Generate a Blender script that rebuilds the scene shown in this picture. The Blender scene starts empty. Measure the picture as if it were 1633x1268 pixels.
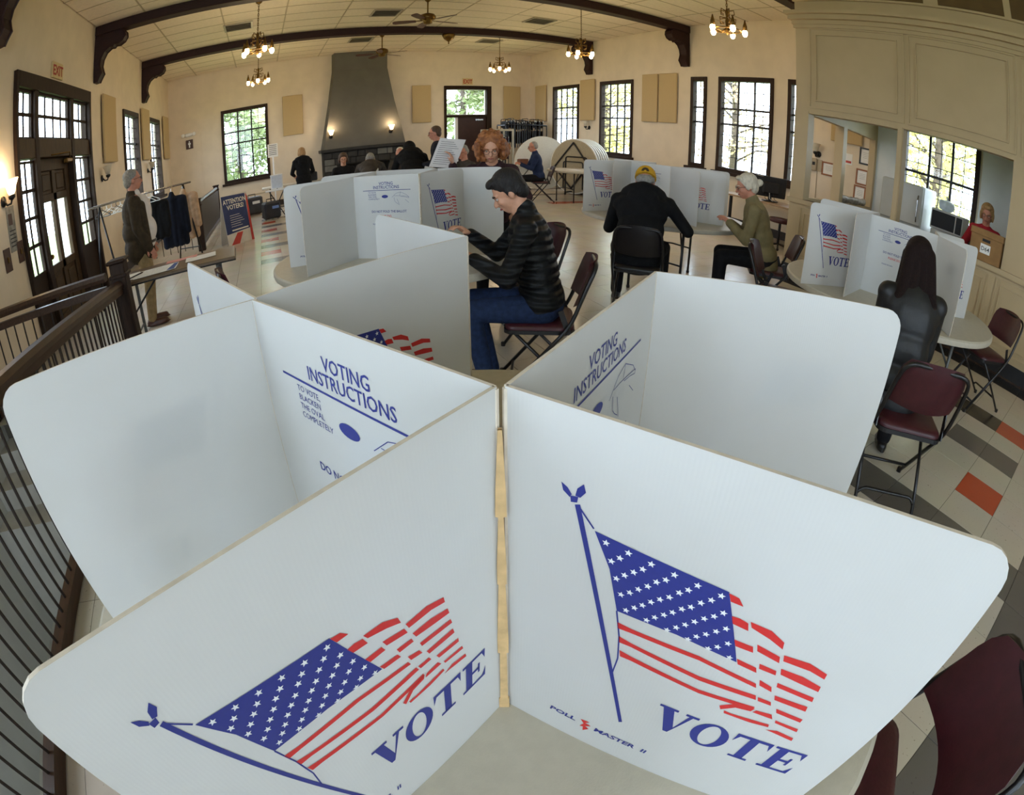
import bpy, bmesh, math, random
import numpy as np
from mathutils import Vector, Matrix, Quaternion
random.seed(7)
sc = bpy.context.scene
COL = sc.collection

# ------------------------------------------------------------------ camera (15 mm fisheye)
HC = 1.48
YAW, PITCH, ROLL = 0.4595, -0.4971, 0.0024
FPX = 841.3
def cam_axes():
    cy, sy, cp, sp = math.cos(YAW), math.sin(YAW), math.cos(PITCH), math.sin(PITCH)
    f = Vector((sy*cp, cy*cp, sp)); r0 = Vector((cy, -sy, 0)); u0 = r0.cross(f)
    r = math.cos(ROLL)*r0 + math.sin(ROLL)*u0
    u = -math.sin(ROLL)*r0 + math.cos(ROLL)*u0
    return r, u, f
CR, CU, CF = cam_axes()
EYE = Vector((0, 0, HC))
camd = bpy.data.cameras.new('camera')
cam = bpy.data.objects.new('camera', camd); COL.objects.link(cam); sc.camera = cam
M = Matrix.Identity(4)
for i in range(3):
    M[i][0], M[i][1], M[i][2], M[i][3] = CR[i], CU[i], -CF[i], EYE[i]
cam.matrix_world = M
camd.type = 'PANO'
cc = camd.cycles if hasattr(camd, 'cycles') and hasattr(camd.cycles, 'panorama_type') else camd
cc.panorama_type = 'FISHEYE_EQUISOLID'
cc.fisheye_lens = 15.0
cc.fisheye_fov = math.radians(180)
camd.sensor_fit = 'HORIZONTAL'
camd.sensor_width = 1633/FPX*15.0
camd.sensor_height = 1268/FPX*15.0
camd.clip_start = 0.02

# ------------------------------------------------------------------ world, exposure
SKY = 10.5
w = bpy.data.worlds.new('world'); sc.world = w; w.use_nodes = True
wn = w.node_tree.nodes; wl = w.node_tree.links
bg = wn['Background']
bg.inputs[0].default_value = (0.72, 0.84, 1.0, 1); bg.inputs[1].default_value = SKY
vs = sc.view_settings
vs.view_transform = 'Standard'; vs.look = 'None'; vs.gamma = 1.0; vs.use_curve_mapping = False
vs.exposure = 0.0
cy = sc.cycles
cy.max_bounces = 8; cy.diffuse_bounces = 5; cy.glossy_bounces = 3; cy.transmission_bounces = 4
cy.transparent_max_bounces = 24; cy.caustics_reflective = False; cy.caustics_refractive = False
cy.sample_clamp_indirect = 6.0; cy.use_denoising = True

def portal(loc, rot, sx, sy):
    l = bpy.data.lights.new('window_daylight', 'AREA'); l.shape = 'RECTANGLE'; l.size = sx; l.size_y = sy
    l.cycles.is_portal = True
    o = bpy.data.objects.new('window_daylight', l); COL.objects.link(o); o.location = loc; o.rotation_euler = rot
    return o

# ------------------------------------------------------------------ picking points of the photograph at a known depth
def ray(px, py):
    dx, dy = px-816.5, -(py-634.0); rr = math.hypot(dx, dy)
    th = 2*math.asin(min(1, rr/FPX/2)); s = math.sin(th)/max(rr, 1e-9)
    return CR*(dx*s) + CU*(dy*s) + CF*math.cos(th)
def RZ(px, py, z): d = ray(px, py); return EYE + d*((z-HC)/d.z)
def RX(px, py, x): d = ray(px, py); return EYE + d*(x/d.x)
def RY(px, py, y): d = ray(px, py); return EYE + d*(y/d.y)
def RD(px, py, hd): d = ray(px, py); return EYE + d*(hd/math.hypot(d.x, d.y))   # at a horizontal distance

# ------------------------------------------------------------------ materials
MATS = {}
def mat(name, col, rough=0.6, metal=0.0, noise=0.0, nscale=30.0, bump=0.0, bscale=60.0, spec=0.5, trans=0.0, emit=None, estr=0.0, coat=0.0, col2=None, stretch=None):
    if name in MATS: return MATS[name]
    m = bpy.data.materials.new(name); m.use_nodes = True
    nt = m.node_tree; N = nt.nodes; L = nt.links
    b = N['Principled BSDF']
    b.inputs['Base Color'].default_value = (*col, 1); b.inputs['Roughness'].default_value = rough
    b.inputs['Metallic'].default_value = metal; b.inputs['Specular IOR Level'].default_value = spec
    b.inputs['Coat Weight'].default_value = coat
    tc = N.new('ShaderNodeTexCoord'); mp = N.new('ShaderNodeMapping'); L.new(tc.outputs['Object'], mp.inputs[0])
    if stretch: mp.inputs['Scale'].default_value = stretch
    if noise > 0 or col2:
        n = N.new('ShaderNodeTexNoise'); n.inputs['Scale'].default_value = nscale; n.inputs['Detail'].default_value = 4
        L.new(mp.outputs[0], n.inputs['Vector'])
        mx = N.new('ShaderNodeMix'); mx.data_type = 'RGBA'
        c2 = col2 if col2 else tuple(max(0, c*(1-noise)) for c in col)
        c1 = col if col2 else tuple(min(1, c*(1+noise*0.5)) for c in col)
        mx.inputs[6].default_value = (*c1, 1); mx.inputs[7].default_value = (*c2, 1)
        mr = N.new('ShaderNodeMapRange'); mr.inputs[1].default_value = 0.35; mr.inputs[2].default_value = 0.65
        L.new(n.outputs[0], mr.inputs[0]); L.new(mr.outputs[0], mx.inputs[0]); L.new(mx.outputs[2], b.inputs['Base Color'])
    if bump > 0:
        n2 = N.new('ShaderNodeTexNoise'); n2.inputs['Scale'].default_value = bscale; n2.inputs['Detail'].default_value = 5
        L.new(mp.outputs[0], n2.inputs['Vector'])
        bp = N.new('ShaderNodeBump'); bp.inputs['Strength'].default_value = bump; bp.inputs['Distance'].default_value = 0.01
        L.new(n2.outputs[0], bp.inputs['Height']); L.new(bp.outputs[0], b.inputs['Normal'])
    if trans > 0:
        t = N.new('ShaderNodeBsdfTranslucent'); t.inputs[0].default_value = (*col, 1)
        mxs = N.new('ShaderNodeMixShader'); mxs.inputs[0].default_value = trans
        L.new(b.outputs[0], mxs.inputs[1]); L.new(t.outputs[0], mxs.inputs[2]); L.new(mxs.outputs[0], N['Material Output'].inputs[0])
    if emit:
        b.inputs['Emission Color'].default_value = (*emit, 1); b.inputs['Emission Strength'].default_value = estr
    MATS[name] = m
    return m
def srgb(r, g, b):
    f = lambda c: ((c/255+0.055)/1.055)**2.4 if c/255 > 0.04045 else c/255/12.92
    return (f(r), f(g), f(b))

# ------------------------------------------------------------------ mesh helpers
class MB:
    """collects vertices and faces of ONE part"""
    def __init__(s): s.v = []; s.f = []
    def add(s, vs, fs):
        o = len(s.v); s.v += [tuple(p) for p in vs]; s.f += [tuple(i+o for i in f) for f in fs]; return s
    def box(s, c, d, rot=None, taper=None):
        hx, hy, hz = d[0]/2, d[1]/2, d[2]/2
        P = [Vector((x, y, z)) for z in (-hz, hz) for y in (-hy, hy) for x in (-hx, hx)]
        if taper:
            for p in P:
                if p.z > 0: p.x *= taper[0]; p.y *= taper[1]
        if rot is not None: P = [rot @ p for p in P]
        c = Vector(c)
        return s.add([p+c for p in P], [(0, 2, 3, 1), (4, 5, 7, 6), (0, 1, 5, 4), (2, 6, 7, 3), (0, 4, 6, 2), (1, 3, 7, 5)])
    def span(s, a, b):
        a, b = Vector(a), Vector(b)
        return s.box((a+b)/2, (abs(b.x-a.x), abs(b.y-a.y), abs(b.z-a.z)))
    def bbox(s, c, d, bev=0.004, rot=None):
        """box with chamfered edges"""
        hx, hy, hz = d[0]/2, d[1]/2, d[2]/2; b = min(bev, hx*.9, hy*.9, hz*.9)
        bm = bmesh.new(); bmesh.ops.create_cube(bm, size=1)
        for v in bm.verts: v.co = Vector((v.co.x*d[0], v.co.y*d[1], v.co.z*d[2]))
        bmesh.ops.bevel(bm, geom=bm.edges[:], offset=b, segments=1, affect='EDGES')
        c = Vector(c)
        P = [(rot @ v.co if rot is not None else v.co)+c for v in bm.verts]
        bm.verts.index_update()
        s.add(P, [[v.index for v in f.verts] for f in bm.faces]); bm.free(); return s
    def tube(s, pts, r, n=8, closed=False, radii=None, caps=True):
        pts = [Vector(p) for p in pts]; m = len(pts); rings = []
        prev = None
        for i, p in enumerate(pts):
            if closed: t = (pts[(i+1) % m]-pts[i-1])
            else: t = pts[min(i+1, m-1)]-pts[max(i-1, 0)]
            if t.length < 1e-9: t = Vector((0, 0, 1))
            t.normalize()
            if prev is None:
                a = Vector((0, 0, 1)) if abs(t.z) < .9 else Vector((1, 0, 0))
                x = t.cross(a).normalized()
            else:
                x = prev-t*prev.dot(t)
                x = x.normalized() if x.length > 1e-6 else t.orthogonal().normalized()
            prev = x; y = t.cross(x); rr = radii[i] if radii else r
            rings.append([p+(x*math.cos(2*math.pi*k/n)+y*math.sin(2*math.pi*k/n))*rr for k in range(n)])
        V = [q for R in rings for q in R]; F = []
        for i in range(m if closed else m-1):
            j = (i+1) % m
            for k in range(n): F.append((i*n+k, i*n+(k+1) % n, j*n+(k+1) % n, j*n+k))
        if caps and not closed: F += [tuple(range(n))[::-1], tuple((m-1)*n+k for k in range(n))]
        return s.add(V, F)
    def lathe(s, prof, c=(0, 0, 0), n=20, rot=None):
        """prof: list of (r, z) bottom to top"""
        c = Vector(c); V = []; F = []; m = len(prof)
        for (r, z) in prof:
            for k in range(n):
                p = Vector((r*math.cos(2*math.pi*k/n), r*math.sin(2*math.pi*k/n), z))
                V.append((rot @ p if rot is not None else p)+c)
        for i in range(m-1):
            for k in range(n): F.append((i*n+k, i*n+(k+1) % n, (i+1)*n+(k+1) % n, (i+1)*n+k))
        F += [tuple(range(n))[::-1], tuple((m-1)*n+k for k in range(n))]
        return s.add(V, F)
    def prism(s, poly, O, U, W, T, t0, t1):
        """2D polygon (counter-clockwise in U,W) extruded along T from t0 to t1"""
        O, U, W, T = Vector(O), Vector(U), Vector(W), Vector(T); n = len(poly)
        a = [O+U*p[0]+W*p[1]+T*t0 for p in poly]; b = [O+U*p[0]+W*p[1]+T*t1 for p in poly]
        F = [tuple(range(n))[::-1], tuple(range(n, 2*n))]+[(i, (i+1) % n, n+(i+1) % n, n+i) for i in range(n)]
        return s.add(a+b, F)
    def sphere(s, c, r, n=12, m=8, sc3=(1, 1, 1), rot=None):
        prof = [(max(1e-4, math.sin(math.pi*i/m))*1.0, -math.cos(math.pi*i/m)) for i in range(m+1)]
        V = []; F = []; c = Vector(c)
        for (q, z) in prof:
            for k in range(n):
                p = Vector((q*math.cos(2*math.pi*k/n)*r*sc3[0], q*math.sin(2*math.pi*k/n)*r*sc3[1], z*r*sc3[2]))
                V.append((rot @ p if rot is not None else p)+c)
        for i in range(m):
            for k in range(n): F.append((i*n+k, i*n+(k+1) % n, (i+1)*n+(k+1) % n, (i+1)*n+k))
        F += [tuple(range(n))[::-1], tuple(m*n+k for k in range(n))]
        return s.add(V, F)
    def mesh(s, name, smooth=False):
        me = bpy.data.meshes.new(name); me.from_pydata([tuple(v) for v in s.v], [], s.f); me.update()
        if smooth:
            me.polygons.foreach_set('use_smooth', [True]*len(me.polygons))
        return me
    def build(s, name, m, parent=None, smooth=False, kind=None):
        me = s.mesh(name, smooth); me.materials.append(m)
        return link(name, me, parent, kind, smooth)
def link(name, me, parent=None, kind=None, smooth=False):
    o = bpy.data.objects.new(name, me); COL.objects.link(o)
    if parent: o.parent = parent
    if kind: o['kind'] = kind
    return o
def autosmooth(o, ang=40):
    me = o.data
    me.polygons.foreach_set('use_smooth', [True]*len(me.polygons))
    try: me.set_sharp_from_angle(angle=math.radians(ang))
    except Exception: pass
    return o
def empty(name, loc=(0, 0, 0), rz=0.0):
    o = bpy.data.objects.new(name, None); COL.objects.link(o); o.location = loc; o.rotation_euler = (0, 0, rz); o.empty_display_size = .1
    return o
def tag(o, label, cat, group=None):
    o['label'] = label; o['category'] = cat
    if group: o['group'] = group
    return o
def thing(name, label, cat, loc=(0, 0, 0), rz=0.0, group=None):
    return tag(empty(name, loc, rz), label, cat, group)
def struct(o): o['kind'] = 'structure'; return o
def kids(o): return [c for c in bpy.data.objects if c.parent == o]
def dup(root, loc, rz, label, group=None):
    r = root.copy(); COL.objects.link(r); r.location = loc; r.rotation_euler = (0, 0, rz); r['label'] = label
    if group: r['group'] = group
    for ch in list(root.children):
        c = ch.copy(); COL.objects.link(c); c.parent = r
        for g in list(ch.children):
            d = g.copy(); COL.objects.link(d); d.parent = c
    return r
TXT = {}
def text_mesh(s, size=1.0, align='CENTER', shear=0.0, bold=0.0, xs=1.0):
    key = (s, size, align, shear, bold, xs)
    if key in TXT: return TXT[key]
    cu = bpy.data.curves.new('lettering', 'FONT'); cu.body = s; cu.size = size; cu.align_x = align; cu.shear = shear; cu.offset = bold; cu.resolution_u = 2
    o = bpy.data.objects.new('lettering', cu); COL.objects.link(o)
    dg = bpy.context.evaluated_depsgraph_get(); dg.update()
    me = bpy.data.meshes.new_from_object(o.evaluated_get(dg))
    bpy.data.objects.remove(o); bpy.data.curves.remove(cu)
    if xs != 1.0:
        for v in me.vertices: v.co.x *= xs
    TXT[key] = me
    return me
def basis(O, U, W):
    U, W = Vector(U).normalized(), Vector(W).normalized(); T = U.cross(W)
    m = Matrix.Identity(4)
    for i in range(3): m[i][0], m[i][1], m[i][2], m[i][3] = U[i], W[i], T[i], O[i]
    return m
def put_text(name, s, size, O, U, W, m, parent=None, **k):
    me = text_mesh(s, size, **k).copy(); me.name = name
    me.transform(basis(Vector(O), U, W)); me.materials.clear(); me.materials.append(m)
    return link(name, me, parent)

# ------------------------------------------------------------------ shared materials
m_wall = mat('cream_wall_paint', srgb(228, 213, 189), .75, noise=.05, nscale=3, bump=.06, bscale=90)
m_greywall = mat('pale_grey_wall_paint', srgb(205, 205, 200), .75, noise=.05, nscale=4, bump=.05)
m_ceil = mat('ceiling_tile_board', srgb(236, 223, 200), .85, noise=.05, nscale=14, bump=.12, bscale=140)
m_grid = mat('ceiling_grid_metal', srgb(188, 174, 144), .55)
m_beam = mat('dark_stained_beam_wood', srgb(48, 24, 20), .55, spec=.3, noise=.35, nscale=9, stretch=(1, 12, 12))
m_trim = mat('dark_brown_trim_wood', srgb(50, 34, 24), .6, spec=.25, noise=.3, nscale=10, stretch=(6, 6, 1))
m_trimh = mat('dark_brown_rail_wood', srgb(64, 42, 28), .36, noise=.35, nscale=9, stretch=(6, 1, 6))
m_door = mat('brown_door_wood', srgb(68, 50, 28), .6, spec=.25, noise=.3, nscale=8, stretch=(7, 7, 1))
m_lead = mat('black_window_lead', srgb(30, 28, 28), .5)
m_panelc = mat('tan_acoustic_fabric', srgb(196, 172, 128), .95, noise=.06, nscale=160, bump=.15, bscale=400)
m_part = mat('cream_painted_panelling', srgb(190, 167, 128), .5, noise=.04, nscale=3)
m_black = mat('black_enamel_metal', srgb(22, 21, 22), .35, spec=.4)
m_blackm = mat('matt_black_plastic', srgb(24, 24, 26), .55, noise=.2, nscale=40)
m_white = mat('white_plastic', srgb(235, 235, 232), .4, noise=.02)
m_paper = mat('white_paper', srgb(240, 238, 232), .8, noise=.02, nscale=20)
m_brass = mat('aged_brass', srgb(120, 92, 45), .38, metal=.85, noise=.3, nscale=60)
m_chrome = mat('chrome_steel', srgb(190, 190, 192), .25, metal=1, noise=.04, nscale=20)
m_ink = mat('navy_print_ink', srgb(38, 48, 130), .5, noise=.05, nscale=200)
m_redink = mat('red_print_ink', srgb(205, 42, 42), .5, noise=.05, nscale=200)
m_blackink = mat('black_print_ink', srgb(28, 28, 34), .6, noise=.05)
def glass_mat():
    m = bpy.data.materials.new('window_glass'); m.use_nodes = True; N = m.node_tree.nodes; L = m.node_tree.links
    N.remove(N['Principled BSDF'])
    t = N.new('ShaderNodeBsdfTransparent'); t.inputs[0].default_value = (.95, .97, .97, 1)
    g = N.new('ShaderNodeBsdfGlossy'); g.inputs['Roughness'].default_value = .03
    lw = N.new('ShaderNodeLayerWeight'); lw.inputs[0].default_value = .5; pw_ = N.new('ShaderNodeMath'); pw_.operation = 'POWER'; pw_.inputs[1].default_value = 5.0; L.new(lw.outputs['Facing'], pw_.inputs[0]); fr = N.new('ShaderNodeMath'); fr.operation = 'MULTIPLY_ADD'; fr.inputs[1].default_value = .5; fr.inputs[2].default_value = .03; L.new(pw_.outputs[0], fr.inputs[0])
    nz = N.new('ShaderNodeTexNoise'); nz.inputs['Scale'].default_value = 6
    bp = N.new('ShaderNodeBump'); bp.inputs['Strength'].default_value = .05; L.new(nz.outputs[0], bp.inputs['Height']); L.new(bp.outputs[0], g.inputs['Normal'])
    mx = N.new('ShaderNodeMixShader'); L.new(fr.outputs[0], mx.inputs[0]); L.new(t.outputs[0], mx.inputs[1]); L.new(g.outputs[0], mx.inputs[2])
    L.new(mx.outputs[0], N['Material Output'].inputs[0]); MATS['window_glass'] = m
    return m
m_glass = glass_mat()
# ================================================================== the setting
XL, XR, YF, ZC, XP, YB, YK = -2.895, 8.556, 15.99, 4.45, 6.02, -6.0, 3.93
WT = 0.16
def wall_holes(name, axis, at, out, a0, a1, z0, z1, holes, m, thick=WT):
    """axis 'x': wall in the plane x = at running along y; 'y': plane y = at running along x; out: +1/-1 side the thickness goes to"""
    A = sorted({a0, a1, *[h[0] for h in holes], *[h[1] for h in holes]}); Z = sorted({z0, z1, *[h[2] for h in holes], *[h[3] for h in holes]})
    mb = MB()
    for i in range(len(A)-1):
        zs = []
        for j in range(len(Z)-1):
            ca, cz = (A[i]+A[i+1])/2, (Z[j]+Z[j+1])/2
            if not any(h[0] < ca < h[1] and h[2] < cz < h[3] for h in holes):
                if zs and abs(zs[-1][1]-Z[j]) < 1e-6: zs[-1][1] = Z[j+1]
                else: zs.append([Z[j], Z[j+1]])
        for q in zs:
            if axis == 'x': mb.span((at, A[i], q[0]), (at+out*thick, A[i+1], q[1]))
            else: mb.span((A[i], at, q[0]), (A[i+1], at+out*thick, q[1]))
    return struct(mb.build(name, m))

class Frame2D:
    """a wall plane: a along the wall, z up, d into the room"""
    def __init__(s, axis, at, inn): s.axis, s.at, s.inn = axis, at, inn
    def P(s, a, z, d=0.0):
        return Vector((s.at+s.inn*d, a, z)) if s.axis == 'x' else Vector((a, s.at+s.inn*d, z))
    def span(s, mb, a0, a1, z0, z1, d0, d1): mb.span(s.P(a0, z0, d0), s.P(a1, z1, d1)); return mb
    def box(s, name, a0, a1, z0, z1, d0, d1, m, parent=None, bev=.006):
        p, q = s.P(a0, z0, d0), s.P(a1, z1, d1); c = (p+q)/2
        o = MB().bbox((0, 0, 0), (abs(p.x-q.x), abs(p.y-q.y), abs(p.z-q.z)), bev).build(name, m, parent); o.location = c; return o
LW = Frame2D('x', XL, 1); FW = Frame2D('y', YF, -1); RW = Frame2D('x', XR, -1); PW = Frame2D('x', XP, -1); BW = Frame2D('y', YB, 1)

WIN_N = [0]
def window(fr, a0, a1, z0, z1, cols, rails, sub, rows, seen=True, sill=True, label=None):
    """a leaded window: casing, sill, thick mullions between `cols` lights, thick rails at the heights `rails` (0..1), thin leads, a pane in every cell"""
    WIN_N[0] += 1
    root = empty('window_%d' % WIN_N[0], fr.P((a0+a1)/2, z0, 0)); struct(root)
    off = -root.location
    def put(name, b0, b1, c0, c1, d0, d1, m, bev=.004):
        o = fr.box(name, b0, b1, c0, c1, d0, d1, m, root, bev); o.location = o.location+off; return o
    cw = .085
    put('casing', a0-.0, a0+cw, z0, z1, -.10, .035, m_trim); put('casing', a1-cw, a1, z0, z1, -.10, .035, m_trim)
    put('casing', a0+cw, a1-cw, z1-cw*1.2, z1, -.10, .035, m_trim); put('casing', a0+cw, a1-cw, z0, z0+cw, -.10, .035, m_trim)
    if sill: put('window_sill', a0-.07, a1+.07, z0-.07, z0, -.1, .10, m_trim)
    A0, A1, Z0, Z1 = a0+cw, a1-cw, z0+cw, z1-cw*1.2
    th = .022
    ca = [A0+(A1-A0)*i/cols for i in range(cols+1)]
    for i in range(1, cols): put('mullion', ca[i]-th, ca[i]+th, Z0, Z1, -.060, -.030, m_lead)
    for q in rails: put('rail', A0, A1, Z0+(Z1-Z0)*q-th, Z0+(Z1-Z0)*q+th, -.062, -.028, m_lead)
    zr = [Z0+(Z1-Z0)*j/rows for j in range(rows+1)]
    if not seen:
        put('pane', A0, A1, Z0, Z1, -.052, -.048, m_glass, .0005); return root
    for j in range(1, rows):
        if all(abs(j/rows-q) > .3/rows for q in rails): put('muntin', A0, A1, zr[j]-.007, zr[j]+.007, -.055, -.043, m_lead, .002)
    sa = [A0+(A1-A0)*i/(cols*sub) for i in range(cols*sub+1)]
    for i in range(1, cols*sub):
        if i % sub: put('muntin', sa[i]-.007, sa[i]+.007, Z0, Z1, -.054, -.044, m_lead, .002)
    pm = None
    for i in range(cols*sub):
        for j in range(rows):
            if pm is None:
                o = put('pane', sa[i], sa[i+1], zr[j], zr[j+1], -.051, -.049, m_glass, .0005); pm = o.data
            else:
                o = link('pane', pm, root); o.location = fr.P((sa[i]+sa[i+1])/2, (zr[j]+zr[j+1])/2, -.05)+off
    return root

# --- openings
ZT, ZB = 3.19, 1.10
win_right = [(13.03, 14.47, ZB, ZT), (10.58, 11.99, ZB, ZT), (8.06, 8.54, ZB, ZT), (6.25, 7.71, ZB, ZT), (5.42, 5.90, ZB, ZT)]
win_kitchen = (1.97, 3.44, .98, 2.66)
win_left = [(10.55, 11.90, ZB, 3.14), (13.05, 14.42, ZB, 3.14)]
win_hidden = [(-2.9, -1.4, .8, 4.3), (.0, 1.2, .8, 4.3)]
door_left = (5.47, 8.34, 0.0, 3.25)
win_far = (-1.27, .14, .93, 3.16)
door_far = (5.55, 7.14, 0.0, 3.27)
back_open = [(-2.7, -.7, .8, 4.3), (.4, 1.9, .8, 4.3)]

struct(wall_holes('wall_left', 'x', XL, -1, YB, YF+WT, -1.7, ZC+.1, [door_left]+win_left+win_hidden, m_wall))
struct(wall_holes('wall_far', 'y', YF, 1, XL, XR, -.1, ZC+.1, [win_far, door_far], m_wall))
struct(wall_holes('wall_right', 'x', XR, 1, YB, YF+WT, -.1, ZC+.1, win_right+[win_kitchen], m_wall))
struct(wall_holes('wall_back', 'y', YB, -1, XL, XR, -1.7, ZC+.1, back_open, m_wall))

# --- kitchen partition with its serving hatches
m_kwall = mat('white_kitchen_paint', srgb(232, 234, 234), .7, noise=.03, nscale=4)
op1 = (2.50, 3.81, 1.06, 2.23); op2 = (.97, 2.42, 1.06, 2.25); op3 = (-.7, .85, 1.06, 2.25)
wall_holes('wall_kitchen_front', 'x', XP, 1, -4.2, YK+.1, 0, ZC, [op1, op2], m_part, .14)
wall_holes('wall_kitchen_end', 'y', YK, 1, XP+.14, XR, 0, ZC, [(6.24, 8.46, 1.08, 2.25)], m_part, .12)
struct(MB().span((XP+.14, -.25, 0), (XR, -.13, 2.9)).build('wall_kitchen_near', m_kwall))
struct(MB().span((XP+.14, -.13, 2.8), (XR, YK, 2.9)).build('ceiling_kitchen', m_kwall))
struct(MB().span((XR-.012, -.13, 0), (XR-.002, 1.93, 2.8)).span((XR-.012, 3.48, 0), (XR-.002, YK, 2.8)).span((XR-.012, 1.93, 2.70), (XR-.002, 3.48, 2.8)).span((XR-.012, 1.93, 0), (XR-.002, 3.48, .92)).build('wall_kitchen_back', m_kwall))
TR = [0]
def trim(mb, m):
    TR[0] += 1
    return struct(mb.build('trim_%d' % TR[0], m))
# panel mouldings on the partition
def moulding(y0, y1, z0, z1, w=.02, d=.014):
    mb = MB()
    for a, b, c, e in ((y0, y1, z1-w, z1), (y0, y1, z0, z0+w), (y0, y0+w, z0+w, z1-w), (y1-w, y1, z0+w, z1-w)): PW.span(mb, a, b, c, e, 0, d)
    return mb
for (a, b) in ((2.41, 3.81), (.94, 2.36), (-.55, .88), (-2.0, -.6)):
    trim(moulding(a, b, 2.31, 3.45), m_part); trim(moulding(a+.1, b-.1, 2.41, 3.36, .016, .02), m_part)
for (a, b) in ((3.42, 3.84), (2.9, 3.34), (2.05, 2.8), (1.1, 1.95), (.2, 1.0), (-.8, .1), (-1.8, -.9)):
    trim(moulding(a, b, .22, .96, .018, .014), m_part); trim(moulding(a+.07, b-.07, .29, .89, .012, .018), m_part)
# cornice and frieze, serving shelf, plinth
cn = MB()
for z0, z1, d in ((3.45, 3.50, .03), (3.50, 3.56, .05), (3.56, 3.63, .10), (3.63, 3.68, .15), (3.68, 3.72, .05), (3.86, 3.89, .03)): PW.span(cn, -4.0, YK+.1+d*.6, z0, z1, 0, d)
trim(cn, m_part)
trim(PW.span(MB(), -.8, YK+.12, 1.00, 1.06, -.16, .05), m_part)
trim(PW.span(PW.span(MB(), 2.43, 2.49, 1.06, 2.26, -.145, .012), 3.81, YK+.10, 1.06, 2.26, 0, .012), m_part)
m_coffer = mat('dark_tan_upper_panel', srgb(98, 74, 36), .7, noise=.12, nscale=6)
for (a, b) in ((3.1, 3.75), (2.1, 2.96), (1.02, 1.90), (.05, .93), (-.95, -.05)):
    o = PW.box('upper_panel', a, b, 3.90, 4.40, -.01, .006, m_coffer); trim_parent = o; TR[0] += 1; o.name = 'trim_%d' % TR[0]; struct(o)
m_base = mat('black_cove_base', srgb(26, 24, 24), .5)
struct(PW.span(MB(), -4.0, YK+.1, 0, .16, 0, .012).build('baseboard_kitchen', m_base))
m_baseb = mat('dark_baseboard', srgb(44, 34, 28), .5)
struct(MB().span((XL, YF-.02, 0), (1.6, YF, .16)).span((4.3, YF-.02, 0), (5.5, YF, .16)).span((7.2, YF-.02, 0), (XR, YF, .16)).build('baseboard_far', m_baseb))
struct(MB().span((XR-.02, YK+.12, 0), (XR, YF, .16)).build('baseboard_right', m_baseb))
struct(MB().span((XL, 3.9, 0), (XL+.02, 5.45, .16)).span((XL, 8.36, 0), (XL+.02, YF, .16)).build('baseboard_left', m_baseb))
# conduit on the far wall by the corner and chair-height cable cover
trim(MB().span((-1.93, YF-.012, .2), (-1.90, YF, 2.62)).span((-2.2, YF-.012, 2.60), (-1.90, YF, 2.63)), m_wall)
trim(MB().span((-1.2, YF-.02, .44), (.9, YF, .47)), m_grid)

# --- windows
for w_, c_, s_ in zip(win_right, (4, 4, 1, 3, 1), (1, 1, 2, 2, 2)): window(RW, *w_, cols=c_, rails=(.68, .5), sub=s_, rows=8)
window(FW, *win_far, cols=3, rails=(.70, .53), sub=2, rows=9)
for w_ in win_left: window(LW, *w_, cols=2, rails=(.68, .5), sub=2, rows=8)
window(RW, *win_kitchen, cols=3, rails=(.56,), sub=2, rows=6)
for w_ in win_hidden: window(LW, *w_, cols=2, rails=(.5,), sub=1, rows=2, seen=False)
for w_ in back_open: window(BW, *w_, cols=2, rails=(.5,), sub=1, rows=2, seen=False)
for (a0, a1, z0, z1) in win_right+[win_kitchen]: portal((XR+.2, (a0+a1)/2, (z0+z1)/2), (0, math.pi/2, 0), z1-z0, a1-a0)
for (a0, a1, z0, z1) in win_left+win_hidden: portal((XL-.2, (a0+a1)/2, (z0+z1)/2), (0, -math.pi/2, 0), z1-z0, a1-a0)
portal((XL-.2, 6.9, 2.7), (0, -math.pi/2, 0), 1.0, 2.7)
portal((-.56, YF+.2, 2.05), (-math.pi/2, 0, 0), 1.4, 2.2); portal((6.3, YF+.2, 2.7), (-math.pi/2, 0, 0), 1.4, 1.0)
for (a0, a1, z0, z1) in back_open: portal(((a0+a1)/2, YB-.2, (z0+z1)/2), (math.pi/2, 0, 0), a1-a0, z1-z0)

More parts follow.
